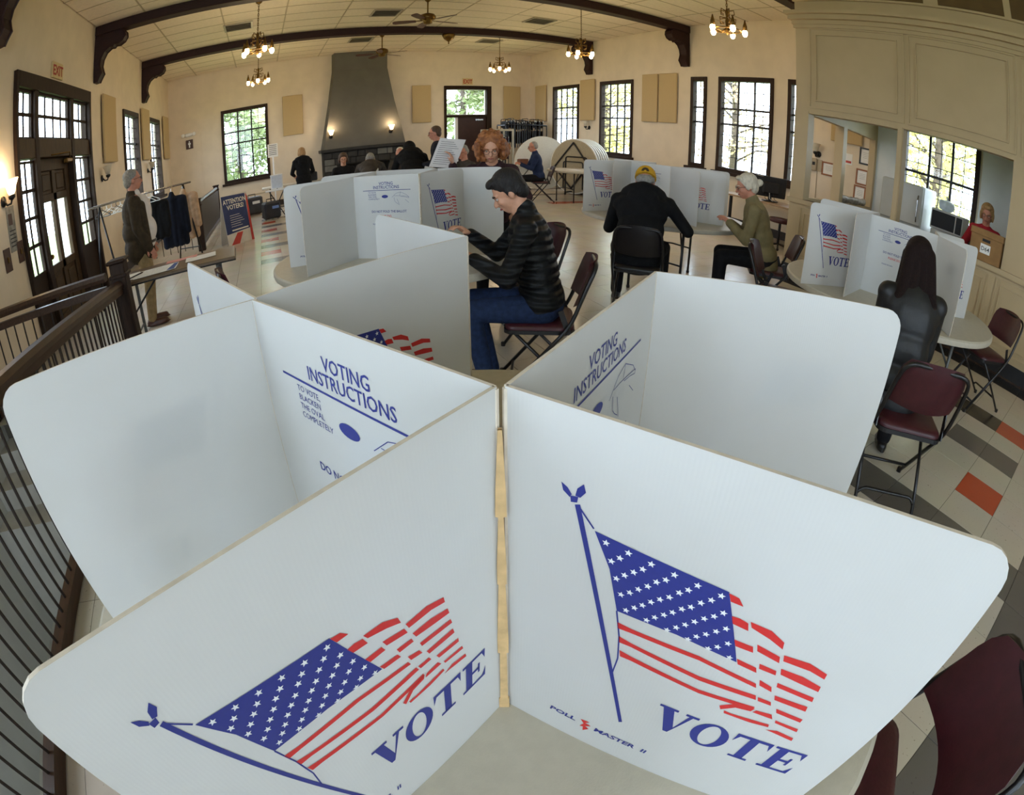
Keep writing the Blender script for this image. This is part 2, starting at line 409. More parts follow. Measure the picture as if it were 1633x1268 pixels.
# --- floor: base slab, vinyl tiles laid on it
TS = .322; GX, GY = 3.02, 0.0
def floor_mat(name, c, spk):
    m = bpy.data.materials.new(name); m.use_nodes = True; N = m.node_tree.nodes; L = m.node_tree.links; b = N['Principled BSDF']
    ge = N.new('ShaderNodeNewGeometry'); n = N.new('ShaderNodeTexNoise'); n.inputs['Scale'].default_value = 55; n.inputs['Detail'].default_value = 3; L.new(ge.outputs['Position'], n.inputs['Vector'])
    r = N.new('ShaderNodeMapRange'); r.inputs[1].default_value = .66; r.inputs[2].default_value = .72; L.new(n.outputs[0], r.inputs[0])
    n2 = N.new('ShaderNodeTexNoise'); n2.inputs['Scale'].default_value = 2.2; L.new(ge.outputs['Position'], n2.inputs['Vector'])
    br = N.new('ShaderNodeTexBrick'); br.offset = 0; br.inputs['Scale'].default_value = 1.0; br.inputs['Brick Width'].default_value = TS; br.inputs['Row Height'].default_value = TS; br.inputs['Mortar Size'].default_value = .0016
    mp = N.new('ShaderNodeMapping'); mp.inputs['Location'].default_value = (-GX, -GY, 0); L.new(ge.outputs['Position'], mp.inputs[0]); L.new(mp.outputs[0], br.inputs['Vector'])
    br.inputs['Color1'].default_value = (*c, 1); br.inputs['Color2'].default_value = (*[x*.95 for x in c], 1); br.inputs['Mortar'].default_value = (*[x*.55 for x in c], 1)
    mx = N.new('ShaderNodeMix'); mx.data_type = 'RGBA'; mx.inputs[7].default_value = (*spk, 1); L.new(br.outputs[0], mx.inputs[6])
    mu = N.new('ShaderNodeMath'); mu.operation = 'MULTIPLY'; mu.inputs[1].default_value = .55; L.new(r.outputs[0], mu.inputs[0]); L.new(mu.outputs[0], mx.inputs[0])
    m2 = N.new('ShaderNodeMix'); m2.data_type = 'RGBA'; m2.blend_type = 'MULTIPLY'; m2.inputs[0].default_value = .18; L.new(mx.outputs[2], m2.inputs[6]); L.new(n2.outputs[1], m2.inputs[7])
    L.new(m2.outputs[2], b.inputs['Base Color']); b.inputs['Roughness'].default_value = .22
    rr = N.new('ShaderNodeMapRange'); rr.inputs[3].default_value = .14; rr.inputs[4].default_value = .30; L.new(n2.outputs[0], rr.inputs[0]); L.new(rr.outputs[0], b.inputs['Roughness'])
    MATS[name] = m; return m
m_fl = floor_mat('cream_vinyl_tile', srgb(208, 198, 180), srgb(120, 105, 90))
m_flo = floor_mat('orange_vinyl_tile', srgb(196, 74, 36), srgb(150, 60, 30))
m_flg = floor_mat('grey_vinyl_tile', srgb(108, 103, 97), srgb(80, 76, 72))
m_flk = floor_mat('black_vinyl_tile', srgb(36, 34, 32), srgb(60, 58, 55))
m_flb = floor_mat('brown_vinyl_tile', srgb(92, 70, 56), srgb(70, 55, 45))
m_slab = mat('floor_screed', srgb(90, 84, 74), .8)
m_fl_s = mat('stairwell_step_vinyl', srgb(190, 186, 178), .5, noise=.1, nscale=5)
XS, YS = -1.30, 4.0
fl = MB().span((XS, YB, -.25), (XR, YF, -.006)).span((XL, YS, -.25), (XS, YF, -.006)).build('floor', m_slab); struct(fl)
def tcell(i, j): return (GX+i*TS, GY+j*TS)
def tcol(i, j):
    """colour of tile column i, row j: grey bands two wide, orange tiles between, brown-black margin along the kitchen wall"""
    x, y = GX+(i+.5)*TS, GY+(j+.5)*TS
    if y < 4.1 and 5.45 < x < 5.78: return m_flk
    if y < 4.1 and x > 5.78: return m_flb
    if 2.0 < x < 5.4 and -1.2 < y < 1.6:
        if (i, j) in ((0, 0), (4, 0)): return m_flo
        if i in (2,) and j in (0, 1): return m_flg
        if i == -2 and -1 <= j <= 2: return m_flg
        if i == 4 and j in (1, 2, 3): return m_flk
    if j in (-2, -3) and -6 <= i <= 4: return m_flg
    return m_fl
tile_cells = {}
ilo, ihi = int(math.floor((XS-GX)/TS)), int(math.ceil((XP-GX)/TS))
near = []
for i in range(-9, 9):
    for j in range(-3, 16):
        x, y = GX+(i+.5)*TS, GY+(j+.5)*TS
        near.append((math.hypot(x-.3, y), i, j, x, y))
near = [n for n in near if not (n[3] < 1.15 and n[4] < 2.1)]      # those stay under the nearest table and its booth
near.sort(); near = near[:290]
tm = {}
for d, i, j, x, y in near:
    mm = tcol(i, j)
    if mm.name not in tm:
        me = MB().bbox((0, 0, 0), (TS-.0022, TS-.0022, .008), .001).mesh('tile'); me.materials.append(mm); tm[mm.name] = me
    o = link('tile', tm[mm.name], fl); o.location = (x, y, -.004); tile_cells[(i, j)] = 1
# the farther tiles joined, one part per colour
def far_tile_mat(x, y, i, j):
    if i in (-10, -9, -8) and j >= 22:                       # the band of stripes by the far wall
        if j % 4 == 1 and i == -10: return m_flo
        if j % 4 == 3: return m_flg
    if x > 6.2 and y > 11.2 and j % 4 == 0: return m_flb
    if 5.9 < x and 9.7 < y < 10.3 and j % 2: return m_flo
    return tcol(i, j)
groups = {}
for i in range(int(math.floor((XL-GX)/TS)), int(math.ceil((XR-GX)/TS))):
    for j in range(int(math.floor((YB-GY)/TS)), int(math.ceil((YF-GY)/TS))):
        if (i, j) in tile_cells: continue
        x0, y0 = tcell(i, j); x1, y1 = x0+TS, y0+TS; cx, cy_ = (x0+x1)/2, (y0+y1)/2
        x0 = max(x0, XS if cy_ < YS else XL); x1 = min(x1, XR); y1 = min(y1, YF); y0 = max(y0, YB)
        if x1-x0 < .02 or y1-y0 < .02: continue
        mm = far_tile_mat(cx, cy_, i, j); groups.setdefault(mm.name, MB())
        g = .0011; b = len(groups[mm.name].v)
        groups[mm.name].add([(x0+g, y0+g, 0), (x1-g, y0+g, 0), (x1-g, y1-g, 0), (x0+g, y1-g, 0), (x0, y0, -.006), (x1, y0, -.006), (x1, y1, -.006), (x0, y1, -.006)], [(0, 1, 2, 3), (0, 4, 5, 1), (1, 5, 6, 2), (2, 6, 7, 3), (3, 7, 4, 0)])
for nme, g in groups.items():
    g.build('far_tiles', MATS[nme], fl, kind='stuff')
# stairwell going down on the left
st = MB().span((XL, YB, -1.75), (XS, YS, -1.55))
for k in range(3): st.span((XL, YS-.28*(k+1), -1.55), (XS-.02, YS-.28*k, -.19*(k+1)))
struct(st.build('floor_stairwell', m_fl_s))
struct(MB().span((XS-.03, YB, -1.7), (XS, YS, -.0)).build('wall_stairwell', m_greywall))
struct(MB().span((XL+.0, YB, -1.6), (XL+.012, 4.0, .85)).build('wall_stairwell_dado', m_greywall))

# --- ceiling: slab, board tiles hung in a metal grid
ce = struct(MB().span((XL, YB, ZC+.03), (XR, YF, ZC+.15)).build('ceiling', m_grid))
cx_ = [XL]+[.44+1.22*k for k in range(-2, 7)]+[XR]
cy0 = 7.52-.61*6
cyl = [cy0+.61*k for k in range(0, 21) if cy0+.61*k < YF-.1]+[YF]
cm = {}
for i in range(len(cx_)-1):
    for j in range(len(cyl)-1):
        wx, wy = cx_[i+1]-cx_[i]-.024, cyl[j+1]-cyl[j]-.024
        k = (round(wx, 3), round(wy, 3))
        if k not in cm:
            me = MB().bbox((0, 0, 0), (wx, wy, .018), .004).mesh('ceiling_tile'); me.materials.append(m_ceil); cm[k] = me
        o = link('ceiling_tile', cm[k], ce); o.location = ((cx_[i]+cx_[i+1])/2, (cyl[j]+cyl[j+1])/2, ZC+.011+random.uniform(-.001, .001))
struct(MB().span((XL, YB, ZC+.002), (XR, cy0-.01, ZC+.02)).build('ceiling_near', m_ceil))
for x in cx_[1:-1]: MB().span((x-.011, cy0, ZC-.002), (x+.011, YF, ZC+.03)).build('grid_bar', m_grid, ce)
for y in cyl[:-1]: MB().span((XL, y-.011, ZC-.002), (XR, y+.011, ZC+.03)).build('grid_bar', m_grid, ce)
# --- beams on scrolled brackets
bprof = [(0, 4.27), (0, 3.44), (.07, 3.44), (.10, 3.50), (.15, 3.58), (.13, 3.64), (.11, 3.72), (.13, 3.84), (.19, 3.95), (.28, 4.01), (.34, 4.0), (.37, 4.03), (.44, 4.02), (.52, 4.06), (.56, 4.13), (.55, 4.21), (.50, 4.27)]
for n, yb in enumerate((4.93, 8.70, 12.47)):
    root = empty('trim_beam', (0, yb, 0)); TR[0] += 1; root.name = 'trim_%d' % TR[0]; struct(root)
    MB().bbox(((XL+XR)/2, 0, ZC-.09), (XR-XL, .26, .18), .012).build('beam', m_beam, root)
    for sx, x0 in ((1, XL), (-1, XR)):
        P = bprof if sx == 1 else bprof
        mb = MB()
        poly = P[::-1] if sx == -1 else P
        pl = [(sx*p[0], p[1]) for p in P]
        mb.prism(pl, (x0, 0, 0), (1, 0, 0), (0, 0, 1), (0, 1, 0), -.10, .10)
        # raised scroll border
        b = mb.build('bracket', m_beam, root)
        MB().tube([(x0+sx*(p[0]+.0), -.10, p[1]) for p in P[2:]], .016, 6).build('bracket_edge', m_beam, b)
        MB().tube([(x0+sx*(p[0]+.0), .10, p[1]) for p in P[2:]], .016, 6).build('bracket_edge', m_beam, b)
# ================================================================== fixtures
# --- entrance door on the left wall: frame with sidelights and a transom, panelled leaf
m_dark = mat('dark_frame_wood', srgb(46, 31, 20), .62, spec=.2, noise=.3, nscale=9, stretch=(7, 7, 1))
d1 = empty('door_1', (XL, 6.9, 0)); struct(d1)
def dput(name, a0, a1, z0, z1, d0, d1_, m, parent=None, bev=.005):
    o = LW.box(name, a0, a1, z0, z1, d0, d1_, m, parent or d1, bev)
    o.location = o.location-Vector((XL, 6.9, 0)); return o
dput('frame_post', 5.47, 5.545, 0, 3.25, -.12, .05, m_dark); dput('frame_post', 8.26, 8.34, 0, 3.25, -.12, .05, m_dark)
dput('frame_head', 5.545, 8.26, 3.06, 3.25, -.12, .05, m_dark)
dput('frame_post', 6.07, 6.19, 0, 3.06, -.08, .03, m_dark); dput('frame_post', 7.42, 7.54, 0, 3.06, -.08, .03, m_dark)
for a0, a1 in ((5.545, 6.07), (6.19, 7.42), (7.54, 8.26)): dput('transom_rail', a0, a1, 2.22, 2.46, -.08, .02, m_door)
def glazed(a0, a1, z0, z1, nc, nr, bw=.03, d=-.03):
    dput('sash', a0, a0+bw, z0, z1, d-.012, d+.016, m_dark); dput('sash', a1-bw, a1, z0, z1, d-.012, d+.016, m_dark)
    dput('sash', a0+bw, a1-bw, z0, z0+bw, d-.012, d+.016, m_dark); dput('sash', a0+bw, a1-bw, z1-bw, z1, d-.012, d+.016, m_dark)
    A0, A1, Z0, Z1 = a0+bw, a1-bw, z0+bw, z1-bw
    for i in range(1, nc): x = A0+(A1-A0)*i/nc; dput('glazing_bar', x-.016, x+.016, Z0, Z1, d-.008, d+.012, m_dark)
    for j in range(1, nr): z = Z0+(Z1-Z0)*j/nr; dput('glazing_bar', A0, A1, z-.022, z+.022, d-.008, d+.012, m_dark)
    for i in range(nc):
        for j in range(nr): dput('pane', A0+(A1-A0)*i/nc, A0+(A1-A0)*(i+1)/nc, Z0+(Z1-Z0)*j/nr, Z0+(Z1-Z0)*(j+1)/nr, d-.003, d+.003, m_glass, None, .0005)
glazed(5.545, 6.07, 2.46, 3.06, 2, 2); glazed(6.19, 7.42, 2.46, 3.06, 4, 2); glazed(7.54, 8.26, 2.46, 3.06, 2, 2)
glazed(5.545, 6.07, .85, 2.20, 2, 4); glazed(7.54, 8.26, .85, 2.20, 2, 4)
dput('sidelight_panel', 5.545, 6.07, 0, .85, -.15, -.03, m_dark); dput('sidelight_panel', 7.54, 8.26, 0, .85, -.15, -.03, m_dark)
# the leaf: stiles, rails, raised panels, two tall lights
lf0, lf1 = 6.19, 7.42
leaf = dput('door_leaf', lf0, lf0+.16, .02, 2.22, -.12, -.06, m_door)
for a0, a1, z0, z1 in ((lf1-.16, lf1, .02, 2.22), (lf0+.16, lf1-.16, 2.06, 2.22), (lf0+.16, lf1-.16, 1.66, 1.76), (lf0+.16, lf1-.16, .76, .86), (lf0+.16, lf1-.16, .02, .22), (6.745, 6.865, .22, 2.06)): dput('door_rail', a0, a1, z0, z1, -.12, -.06, m_door)
for a0, a1 in ((lf0+.16, 6.745), (6.865, lf1-.16)):
    dput('door_panel', a0, a1, 1.76, 2.06, -.105, -.085, m_door, None, .008); dput('door_panel', a0+.06, a1-.06, 1.80, 2.02, -.10, -.07, m_door, None, .012)
    dput('pane', a0, a1, .86, 1.66, -.095, -.088, m_glass, None, .0005)
    dput('door_panel', a0, a1, .22, .76, -.105, -.085, m_door, None, .008); dput('door_panel', a0+.06, a1-.06, .28, .70, -.10, -.07, m_door, None, .012)
o = MB().bbox((0, 0, 0), (.05, .05, .2), .01).build('lock_plate', m_brass, d1); o.location = (-.04, -.63, .98)
o = MB().sphere((0, 0, 0), .032, 14, 10).tube([(-.04, 0, 0), (0, 0, 0)], .012).build('door_knob', m_brass, d1, True); o.location = (.0, -.63, .98)
o = MB().bbox((0, 0, 0), (.07, .26, .07), .015).build('door_closer', m_brass, d1); o.location = (-.01, .42, 2.16)
MB().tube([(.02, .42, 2.2), (.14, .12, 2.24), (.02, -.30, 2.24)], .011).build('closer_arm', m_brass, d1)
# --- exit signs
m_exitred = mat('red_exit_paint', srgb(168, 40, 34), .5, noise=.08, nscale=30)
m_exitbg = mat('cream_exit_plate', srgb(214, 190, 140), .5, noise=.05, nscale=20)
def exit_sign(fr, a, z, wdt, h, label, flip):
    t = thing('exit_sign', label, 'sign', fr.P(a, z, 0), 0, 'exit signs')
    o = fr.box('plate', a-wdt/2, a+wdt/2, z-h/2, z+h/2, .0, .03, m_exitbg, t, .004); o.location = o.location-t.location
    U = {('x', 1): (0, 1, 0), ('y', -1): (1, 0, 0)}[(fr.axis, fr.inn)]
    p = fr.P(a, z, .032)-t.location
    put_text('lettering', 'EXIT', h*.86, p-Vector((0, 0, h*.31)), U, (0, 0, 1), m_exitred, t, bold=.006, xs=.78 if wdt/h < 1.6 else .95)
    return t
exit_sign(LW, 6.85, 3.41, .40, .23, 'red and cream exit sign above the panelled entrance door', 1)
exit_sign(FW, 6.33, 3.42, .34, .22, 'red lettered exit sign above the door with the large transom pane', 0)
# --- door in the far wall
d2 = empty('door_2', (6.34, YF, 0)); struct(d2)
def eput(name, a0, a1, z0, z1, dd0, dd1, m, bev=.005):
    o = FW.box(name, a0, a1, z0, z1, dd0, dd1, m, d2, bev); o.location = o.location-Vector((6.34, YF, 0)); return o
eput('frame_post', 5.55, 5.63, 0, 3.27, -.2, .04, m_dark); eput('frame_post', 6.98, 7.14, 0, 3.27, -.2, .04, m_dark); eput('frame_head', 5.63, 6.98, 3.15, 3.27, -.2, .04, m_dark)
eput('transom_rail', 5.63, 6.98, 2.20, 2.28, -.15, .03, m_dark); eput('pane', 5.66, 6.95, 2.30, 3.13, -.10, -.095, m_glass, .0005)
for q in ((5.63, 5.66, 2.28, 3.15), (6.95, 6.98, 2.28, 3.15)): eput('sash', *q, -.13, -.06, m_white)
eput('sash', 5.66, 6.95, 2.28, 2.30, -.13, -.06, m_white); eput('sash', 5.66, 6.95, 3.13, 3.15, -.13, -.06, m_white)
m_leaf2 = mat('dark_red_brown_door', srgb(58, 32, 26), .5, noise=.2, nscale=8)
eput('door_leaf', 6.02, 6.98, 0.01, 2.20, -.10, -.04, m_leaf2); eput('sidelight_sash', 5.93, 6.02, 0, 2.20, -.12, -.04, m_white); eput('pane', 5.63, 5.93, .9, 2.18, -.10, -.095, m_glass, .0005); eput('sidelight_panel', 5.63, 5.93, 0, .9, -.12, -.04, m_leaf2)
eput('door_closer', 6.6, 6.86, 2.08, 2.14, -.04, .03, m_chrome)
# --- acoustic panels
AP = [(LW, 9.02, 9.83, 'tan acoustic panel between the entrance door and the first side window'), (LW, 12.15, 12.93, 'tan acoustic panel between the two side windows above the wall lamp'), (LW, 14.85, 15.6, 'narrow-looking tan acoustic panel at the corner past the side windows'),
      (FW, .58, 1.18, 'tan acoustic panel between the end-wall window and the grey chimney'), (FW, 4.51, 5.11, 'tan acoustic panel between the grey chimney and the end-wall door'), (FW, 7.56, 8.16, 'tan acoustic panel on the end wall right of the door'),
      (RW, 14.86, 15.52, 'tan acoustic panel on the right wall nearest the far corner'), (RW, 12.21, 12.9, 'tan acoustic panel between the two far right-wall windows'), (RW, 9.62, 10.18, 'farther one of the touching pair of tan acoustic panels'), (RW, 8.96, 9.57, 'nearer one of the touching pair of tan acoustic panels'),
      (RW, 4.22, 4.88, 'tan acoustic panel seen behind the post through the serving hatch')]
for k, (fr, a, b, lb) in enumerate(AP):
    o = fr.box('acoustic_panel', a, b, 2.06 + (.0 if k < 10 else .04), 3.29, .024, .07, m_panelc, None, .012); tag(o, lb, 'acoustic panel', 'acoustic panels on the walls')
# --- fireplace
m_hood = mat('grey_plaster_hood', srgb(104, 101, 92), .8, noise=.08, nscale=3, bump=.08)
m_stone = mat('dark_hearth_stone', srgb(44, 43, 40), .7, noise=.35, nscale=5, bump=.3)
m_stone2 = mat('pale_hearth_stone', srgb(104, 104, 98), .7, noise=.2, nscale=5, bump=.3)
m_mort = mat('dark_mortar', srgb(38, 36, 34), .9)
fp = thing('fireplace', 'grey tapering chimney breast above a dark stone hearth with shelf', 'fireplace', (2.9, YF, 0))
hp = [(-.86, 1.45, .62), (-.62, 1.9, .52), (-.82+.0, 1.45, .62)]
def hood():
    rows = [(1.46, 1.22, 1.26, .60), (1.9, 1.13, 1.18, .55), (2.8, .97, .99, .45), (3.88, .83, .81, .33), (ZC, .83, .81, .33)]
    V = []; F = []
    for z, l, r, d in rows: V += [(-l, 0, z), (-l+.03, -d, z), (r-.03, -d, z), (r, 0, z)]
    for i in range(len(rows)-1):
        for k in range(3): F.append((4*i+k, 4*i+k+1, 4*i+4+k+1, 4*i+4+k))
        F.append((4*i+3, 4*i, 4*i+4, 4*i+7))
    F += [(3, 2, 1, 0), tuple(4*(len(rows)-1)+k for k in range(4))]
    return MB().add(V, F)
hood().build('hood', m_hood, fp)
MB().bbox((.02, -.36, 1.42), (2.62, .72, .09), .01).build('mantel_shelf', m_stone, fp)
MB().span((-1.2, -.60, 0), (-.75, 0, 1.375)).span((.80, -.60, 0), (1.24, 0, 1.375)).span((-.75, -.60, .95), (.80, 0, 1.375)).span((-.75, -.05, 0), (.8, 0, .95)).build('surround', m_mort, fp)
random.seed(3)
for r in range(7):
    z = .03+r*.19; xs = -1.19
    while xs < 1.2:
        wd = random.choice((.16, .22, .30, .36)); x1 = min(xs+wd, 1.23)
        if not (-.75 < (xs+x1)/2 < .80 and z < .9) and x1-xs > .06:
            MB().bbox(((xs+x1)/2, -.605-random.uniform(0, .02), z+.09), (x1-xs-.012, .04, .175), .01).build('stone', m_stone2 if random.random() < .14 else m_stone, fp)
        xs = x1
# --- sconces
m_shade = mat('frosted_lamp_glass', srgb(235, 228, 210), .5, noise=.03, trans=.4)
m_shade_on = mat('lit_lamp_glass', (1, .8, .5), .5, emit=(1.0, .66, .32), estr=7.0, noise=.02)
m_bulb = mat('lit_bulb_glass', (1, .85, .6), .4, emit=(1.0, .70, .36), estr=26.0, noise=.02)
def lamp_light(o_parent, loc, e, col=(1, .77, .50), r=.04):
    l = bpy.data.lights.new('lamp_glow', 'POINT'); l.energy = e; l.color = col; l.shadow_soft_size = r
    o = bpy.data.objects.new('lamp_glow', l); COL.objects.link(o); o.parent = o_parent; o.location = loc
def sconce(p, rz, lit, label):
    """local +y points into the room"""
    t = thing('wall_sconce', label, 'wall lamp', p, rz, 'wall lamps')
    MB().lathe([(.03, 0), (.06, .006), (.055, .02), (.02, .03)], (0, 0, 0), 14, Matrix.Rotation(-math.pi/2, 3, 'X')).build('back_plate', m_black, t, True)
    MB().tube([(0, .02, 0), (0, .06, -.05), (0, .11, -.05), (0, .13, 0)], .013, 8).build('arm', m_black, t, True)
    MB().lathe([(.012, -.02), (.04, .0), (.045, .03), (.02, .04)], (0, .13, 0), 12).build('lamp_holder', m_black, t, True)
    V = [(.025, .03), (.05, .07), (.062, .12), (.095, .19), (.092, .192), (.058, .12), (.045, .07), (.02, .036)]
    MB().lathe(V, (0, .13, 0), 16).build('shade', m_shade_on if lit else m_shade, t, True)
    if lit: lamp_light(t, (0, .13, .25), 9)
    return t
sconce((XL, 8.88, 1.80), -math.pi/2, False, 'unlit black wall lamp just right of the entrance door')
sconce((XL, 12.66, 1.80), -math.pi/2, False, 'unlit black wall lamp between the two side windows')
sconce((XL, 5.10, 1.80), -math.pi/2, True, 'glowing wall lamp left of the entrance door')
sconce((1.93, YF-.56, 1.84), math.pi, True, 'glowing wall lamp at the left of the grey chimney hood')
sconce((3.70, YF-.56, 1.84), math.pi, True, 'glowing wall lamp at the right of the grey chimney hood')
sconce((XR, 12.5, 1.85), math.pi/2, False, 'unlit black wall lamp between the far right-wall windows')
ps = RX(1306, 242, XR); sconce((XR, ps.y, ps.z-.05), math.pi/2, False, 'unlit black wall lamp seen through the serving hatch')
# --- chandeliers
def chandelier(p, drop, label, rz):
    t = thing('chandelier', label, 'chandelier', p, rz, 'wrought iron chandeliers')   # p: at the ceiling
    MB().lathe([(.02, -.06), (.05, -.04), (.07, 0)], (0, 0, 0), 14).build('ceiling_cup', m_brass, t, True)
    ch = MB(); n = int(drop/.05)
    for i in range(n):
        z = -.06-i*(drop-.06)/n; a = math.pi/2*(i % 2)
        ch.tube([(math.cos(a)*.012*math.cos(q)-0, math.sin(a)*.012*math.cos(q), z-.03+.033*math.sin(q)) for q in [k*math.pi/4 for k in range(8)]], .005, 4, True)
    ch.build('chain', m_brass, t, kind='stuff')
    z0 = -drop
    MB().lathe([(.012, -.44), (.03, -.40), (.045, -.36), (.02, -.31), (.03, -.22), (.018, -.14), (.03, -.06), (.012, 0)], (0, 0, z0), 12).build('stem', m_brass, t, True)
    for k in range(5):
        a = 2*math.pi*k/5; c, s = math.cos(a), math.sin(a)
        pts = [(r*c, r*s, z0+z) for r, z in ((.02, -.34), (.10, -.40), (.19, -.38), (.25, -.30), (.26, -.26))]
        arm = MB().tube(pts, .011, 6).tube([(r*c, r*s, z0+z) for r, z in ((.03, -.04), (.10, -.02), (.11, -.09), (.06, -.11))], .009, 6).tube([(r*c, r*s, z0+z) for r, z in ((.03, -.16), (.13, -.17), (.12, -.25), (.06, -.25))], .009, 6).build('arm', m_brass, t, True)
        MB().lathe([(.012, -.10), (.036, -.09), (.032, -.02), (.02, .02), (.008, .08)], (.26*c, .26*s, z0-.24), 10).build('candle_cup', m_brass, arm, True)
        MB().lathe([(.008, -.115), (.03, -.10), (.042, -.06), (.036, -.02), (.02, .0)], (.26*c, .26*s, z0-.325), 12).build('bulb', m_bulb, arm, True)
    MB().tube([(.20*math.cos(2*math.pi*k/20), .20*math.sin(2*math.pi*k/20), z0-.36) for k in range(20)], .012, 6, True).build('ring', m_brass, t, True)
    lamp_light(t, (0, 0, z0-.62), 29, r=.22)
    return t
for p, d, lb, rz in (((-.09, 9.35, ZC), .62, 'chandelier hanging nearest on the left of the hall', .2), ((-.10, 13.3, ZC), .60, 'chandelier hanging on the left near the far wall', .9), ((6.12, 13.15, ZC), .62, 'chandelier hanging in front of the end-wall door', .5),
                     ((6.08, 9.2, ZC-.0), .72, 'chandelier hanging on the right in front of the beam bracket', .1), ((5.95, 5.2, ZC), .66, 'chandelier hanging nearest on the right beside the kitchen panelling', .4)):
    chandelier(p, d, lb, rz)
# --- ceiling fans
m_blade = mat('walnut_fan_blade', srgb(88, 52, 36), .45, noise=.3, nscale=10)
def fan(p, drop, rz, label):
    t = thing('ceiling_fan', label, 'ceiling fan', p, rz, 'ceiling fans')
    MB().lathe([(.02, -.09), (.06, -.05), (.075, 0)], (0, 0, 0), 16).build('canopy', m_brass, t, True)
    MB().tube([(0, 0, -.05), (0, 0, -drop)], .014, 8).build('downrod', m_brass, t, True)
    MB().lathe([(.04, -.24), (.09, -.22), (.08, -.17), (.15, -.13), (.16, -.08), (.13, -.03), (.05, 0)], (0, 0, -drop), 20).build('motor_housing', m_brass, t, True)
    for k in range(5):
        R = Matrix.Rotation(2*math.pi*k/5, 3, 'Z') @ Matrix.Rotation(math.radians(11), 3, 'X')
        pl = [(.22, -.05), (.40, -.068), (.62, -.066), (.66, -.04), (.66, .04), (.62, .066), (.40, .068), (.22, .05)]
        mb = MB(); mb.prism(pl, (0, 0, -drop-.16), R @ Vector((1, 0, 0)), R @ Vector((0, 1, 0)), R @ Vector((0, 0, 1)), -.005, .005)
        b = mb.build('blade', m_blade, t)
        MB().box(R @ Vector((.17, 0, 0))+Vector((0, 0, -drop-.155)), (.14, .03, .01), R).build('blade_iron', m_brass, b)
    return t
fan((3.06, 9.75, ZC), .34, .25, 'ceiling fan with brown blades nearer the camera'); fan((2.98, 13.25, ZC), .40, .6, 'ceiling fan in front of the grey chimney hood')
t = thing('ceiling_globe', 'small brass bowl lamp under the second beam', 'ceiling light', (4.45, 12.47, ZC-.18))
MB().lathe([(.012, -.24), (.02, -.20), (.05, -.18), (.12, -.12), (.16, -.03), (.15, 0)], (0, 0, 0), 18).build('bowl', m_brass, t, True); MB().sphere((0, 0, -.25), .02).build('finial', m_brass, t, True)
# --- air vents
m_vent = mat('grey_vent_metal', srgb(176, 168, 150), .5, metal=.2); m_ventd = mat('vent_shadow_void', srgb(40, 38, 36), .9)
for (x, y, lb) in ((-.51, 10.98, 'ceiling vent beside the near left chandelier'), (2.53, 10.94, 'ceiling vent between the near fan and the chimney side'), (2.54, 13.83, 'ceiling vent just in front of the chimney hood'), (6.06, 10.89, 'ceiling vent beside the right-hand chandelier chain'), (6.14, 13.9, 'ceiling vent in front of the end-wall door')):
    t = thing('ceiling_vent', lb, 'vent', (x, y, ZC-.004), 0, 'ceiling vents')
    mb = MB(); mb.span((-.30, -.30, -.02), (.30, -.26, .0)).span((-.30, .26, -.02), (.30, .30, 0)).span((-.30, -.26, -.02), (-.26, .26, 0)).span((.26, -.26, -.02), (.30, .26, 0)); mb.build('frame', m_vent, t)
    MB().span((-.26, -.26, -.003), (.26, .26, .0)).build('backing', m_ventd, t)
    for k in range(6): MB().box((0, -.21+.084*k, -.014), (.51, .045, .004), Matrix.Rotation(.6, 3, 'X')).build('louvre', m_vent, t)
# --- small wall things
m_signb = mat('brown_sign_plate', srgb(70, 42, 30), .5, noise=.1)
t = thing('restroom_sign', 'small square brown restroom sign under the emergency light', 'sign', (-2.27, YF, 2.36))
MB().bbox((0, -.012, 0), (.22, .022, .28), .006).build('plate', m_signb, t)
MB().sphere((0, -.026, .075), .022, 10, 8, (1, .2, 1)).prism([(-.04, .045), (-.04, -.01), (-.02, -.01), (-.02, -.1), (.02, -.1), (.02, -.01), (.04, -.01), (.04, .045)], (0, -.024, 0), (1, 0, 0), (0, 0, 1), (0, -1, 0), 0, .004).build('figure', m_white, t)
t = thing('emergency_light', 'white twin emergency light high beside the corner window wall', 'emergency light', (-2.27, YF, 2.65))
MB().bbox((0, -.05, 0), (.24, .08, .10), .02).build('housing', m_white, t)
for s in (-1, 1): MB().lathe([(.02, 0), (.055, .03), (.06, .07), (.05, .08)], (s*.17, -.07, .0), 12, Matrix.Rotation(math.pi/2, 3, 'X')).build('lamp_head', m_white, t, True)
for (y, z, w_, h_, m_, lb) in ((5.02, 1.21, .16, .24, m_signb, 'brown light switch plate under the glowing wall lamp'), (5.37, 1.23, .15, .23, m_signb, 'brown light switch plate at the edge of the entrance door frame')):
    t = thing('switch_plate', lb, 'switch', (XL, y, z), 0, 'brown switch plates'); MB().bbox((.006, 0, 0), (.012, w_, h_), .004).build('plate', m_, t); MB().bbox((.018, 0, 0), (.014, .03, .06), .003).build('switch', m_brass, t)
m_news = mat('grey_print_paper', srgb(150, 148, 140), .8, noise=.35, nscale=12)
t = thing('wall_notice', 'grey printed notice taped beside the entrance door', 'poster', (XL, 5.24, 1.50)); MB().bbox((.004, 0, 0), (.006, .20, .48), .001).build('sheet', m_news, t)
MB().bbox((.0075, -.02, .10), (.002, .10, .12), .0005).build('picture', m_signb, t)
for k in range(5): MB().bbox((.0075, 0, -.02-.04*k), (.002, .15, .012), .0004).build('text_line', m_blackink, t)
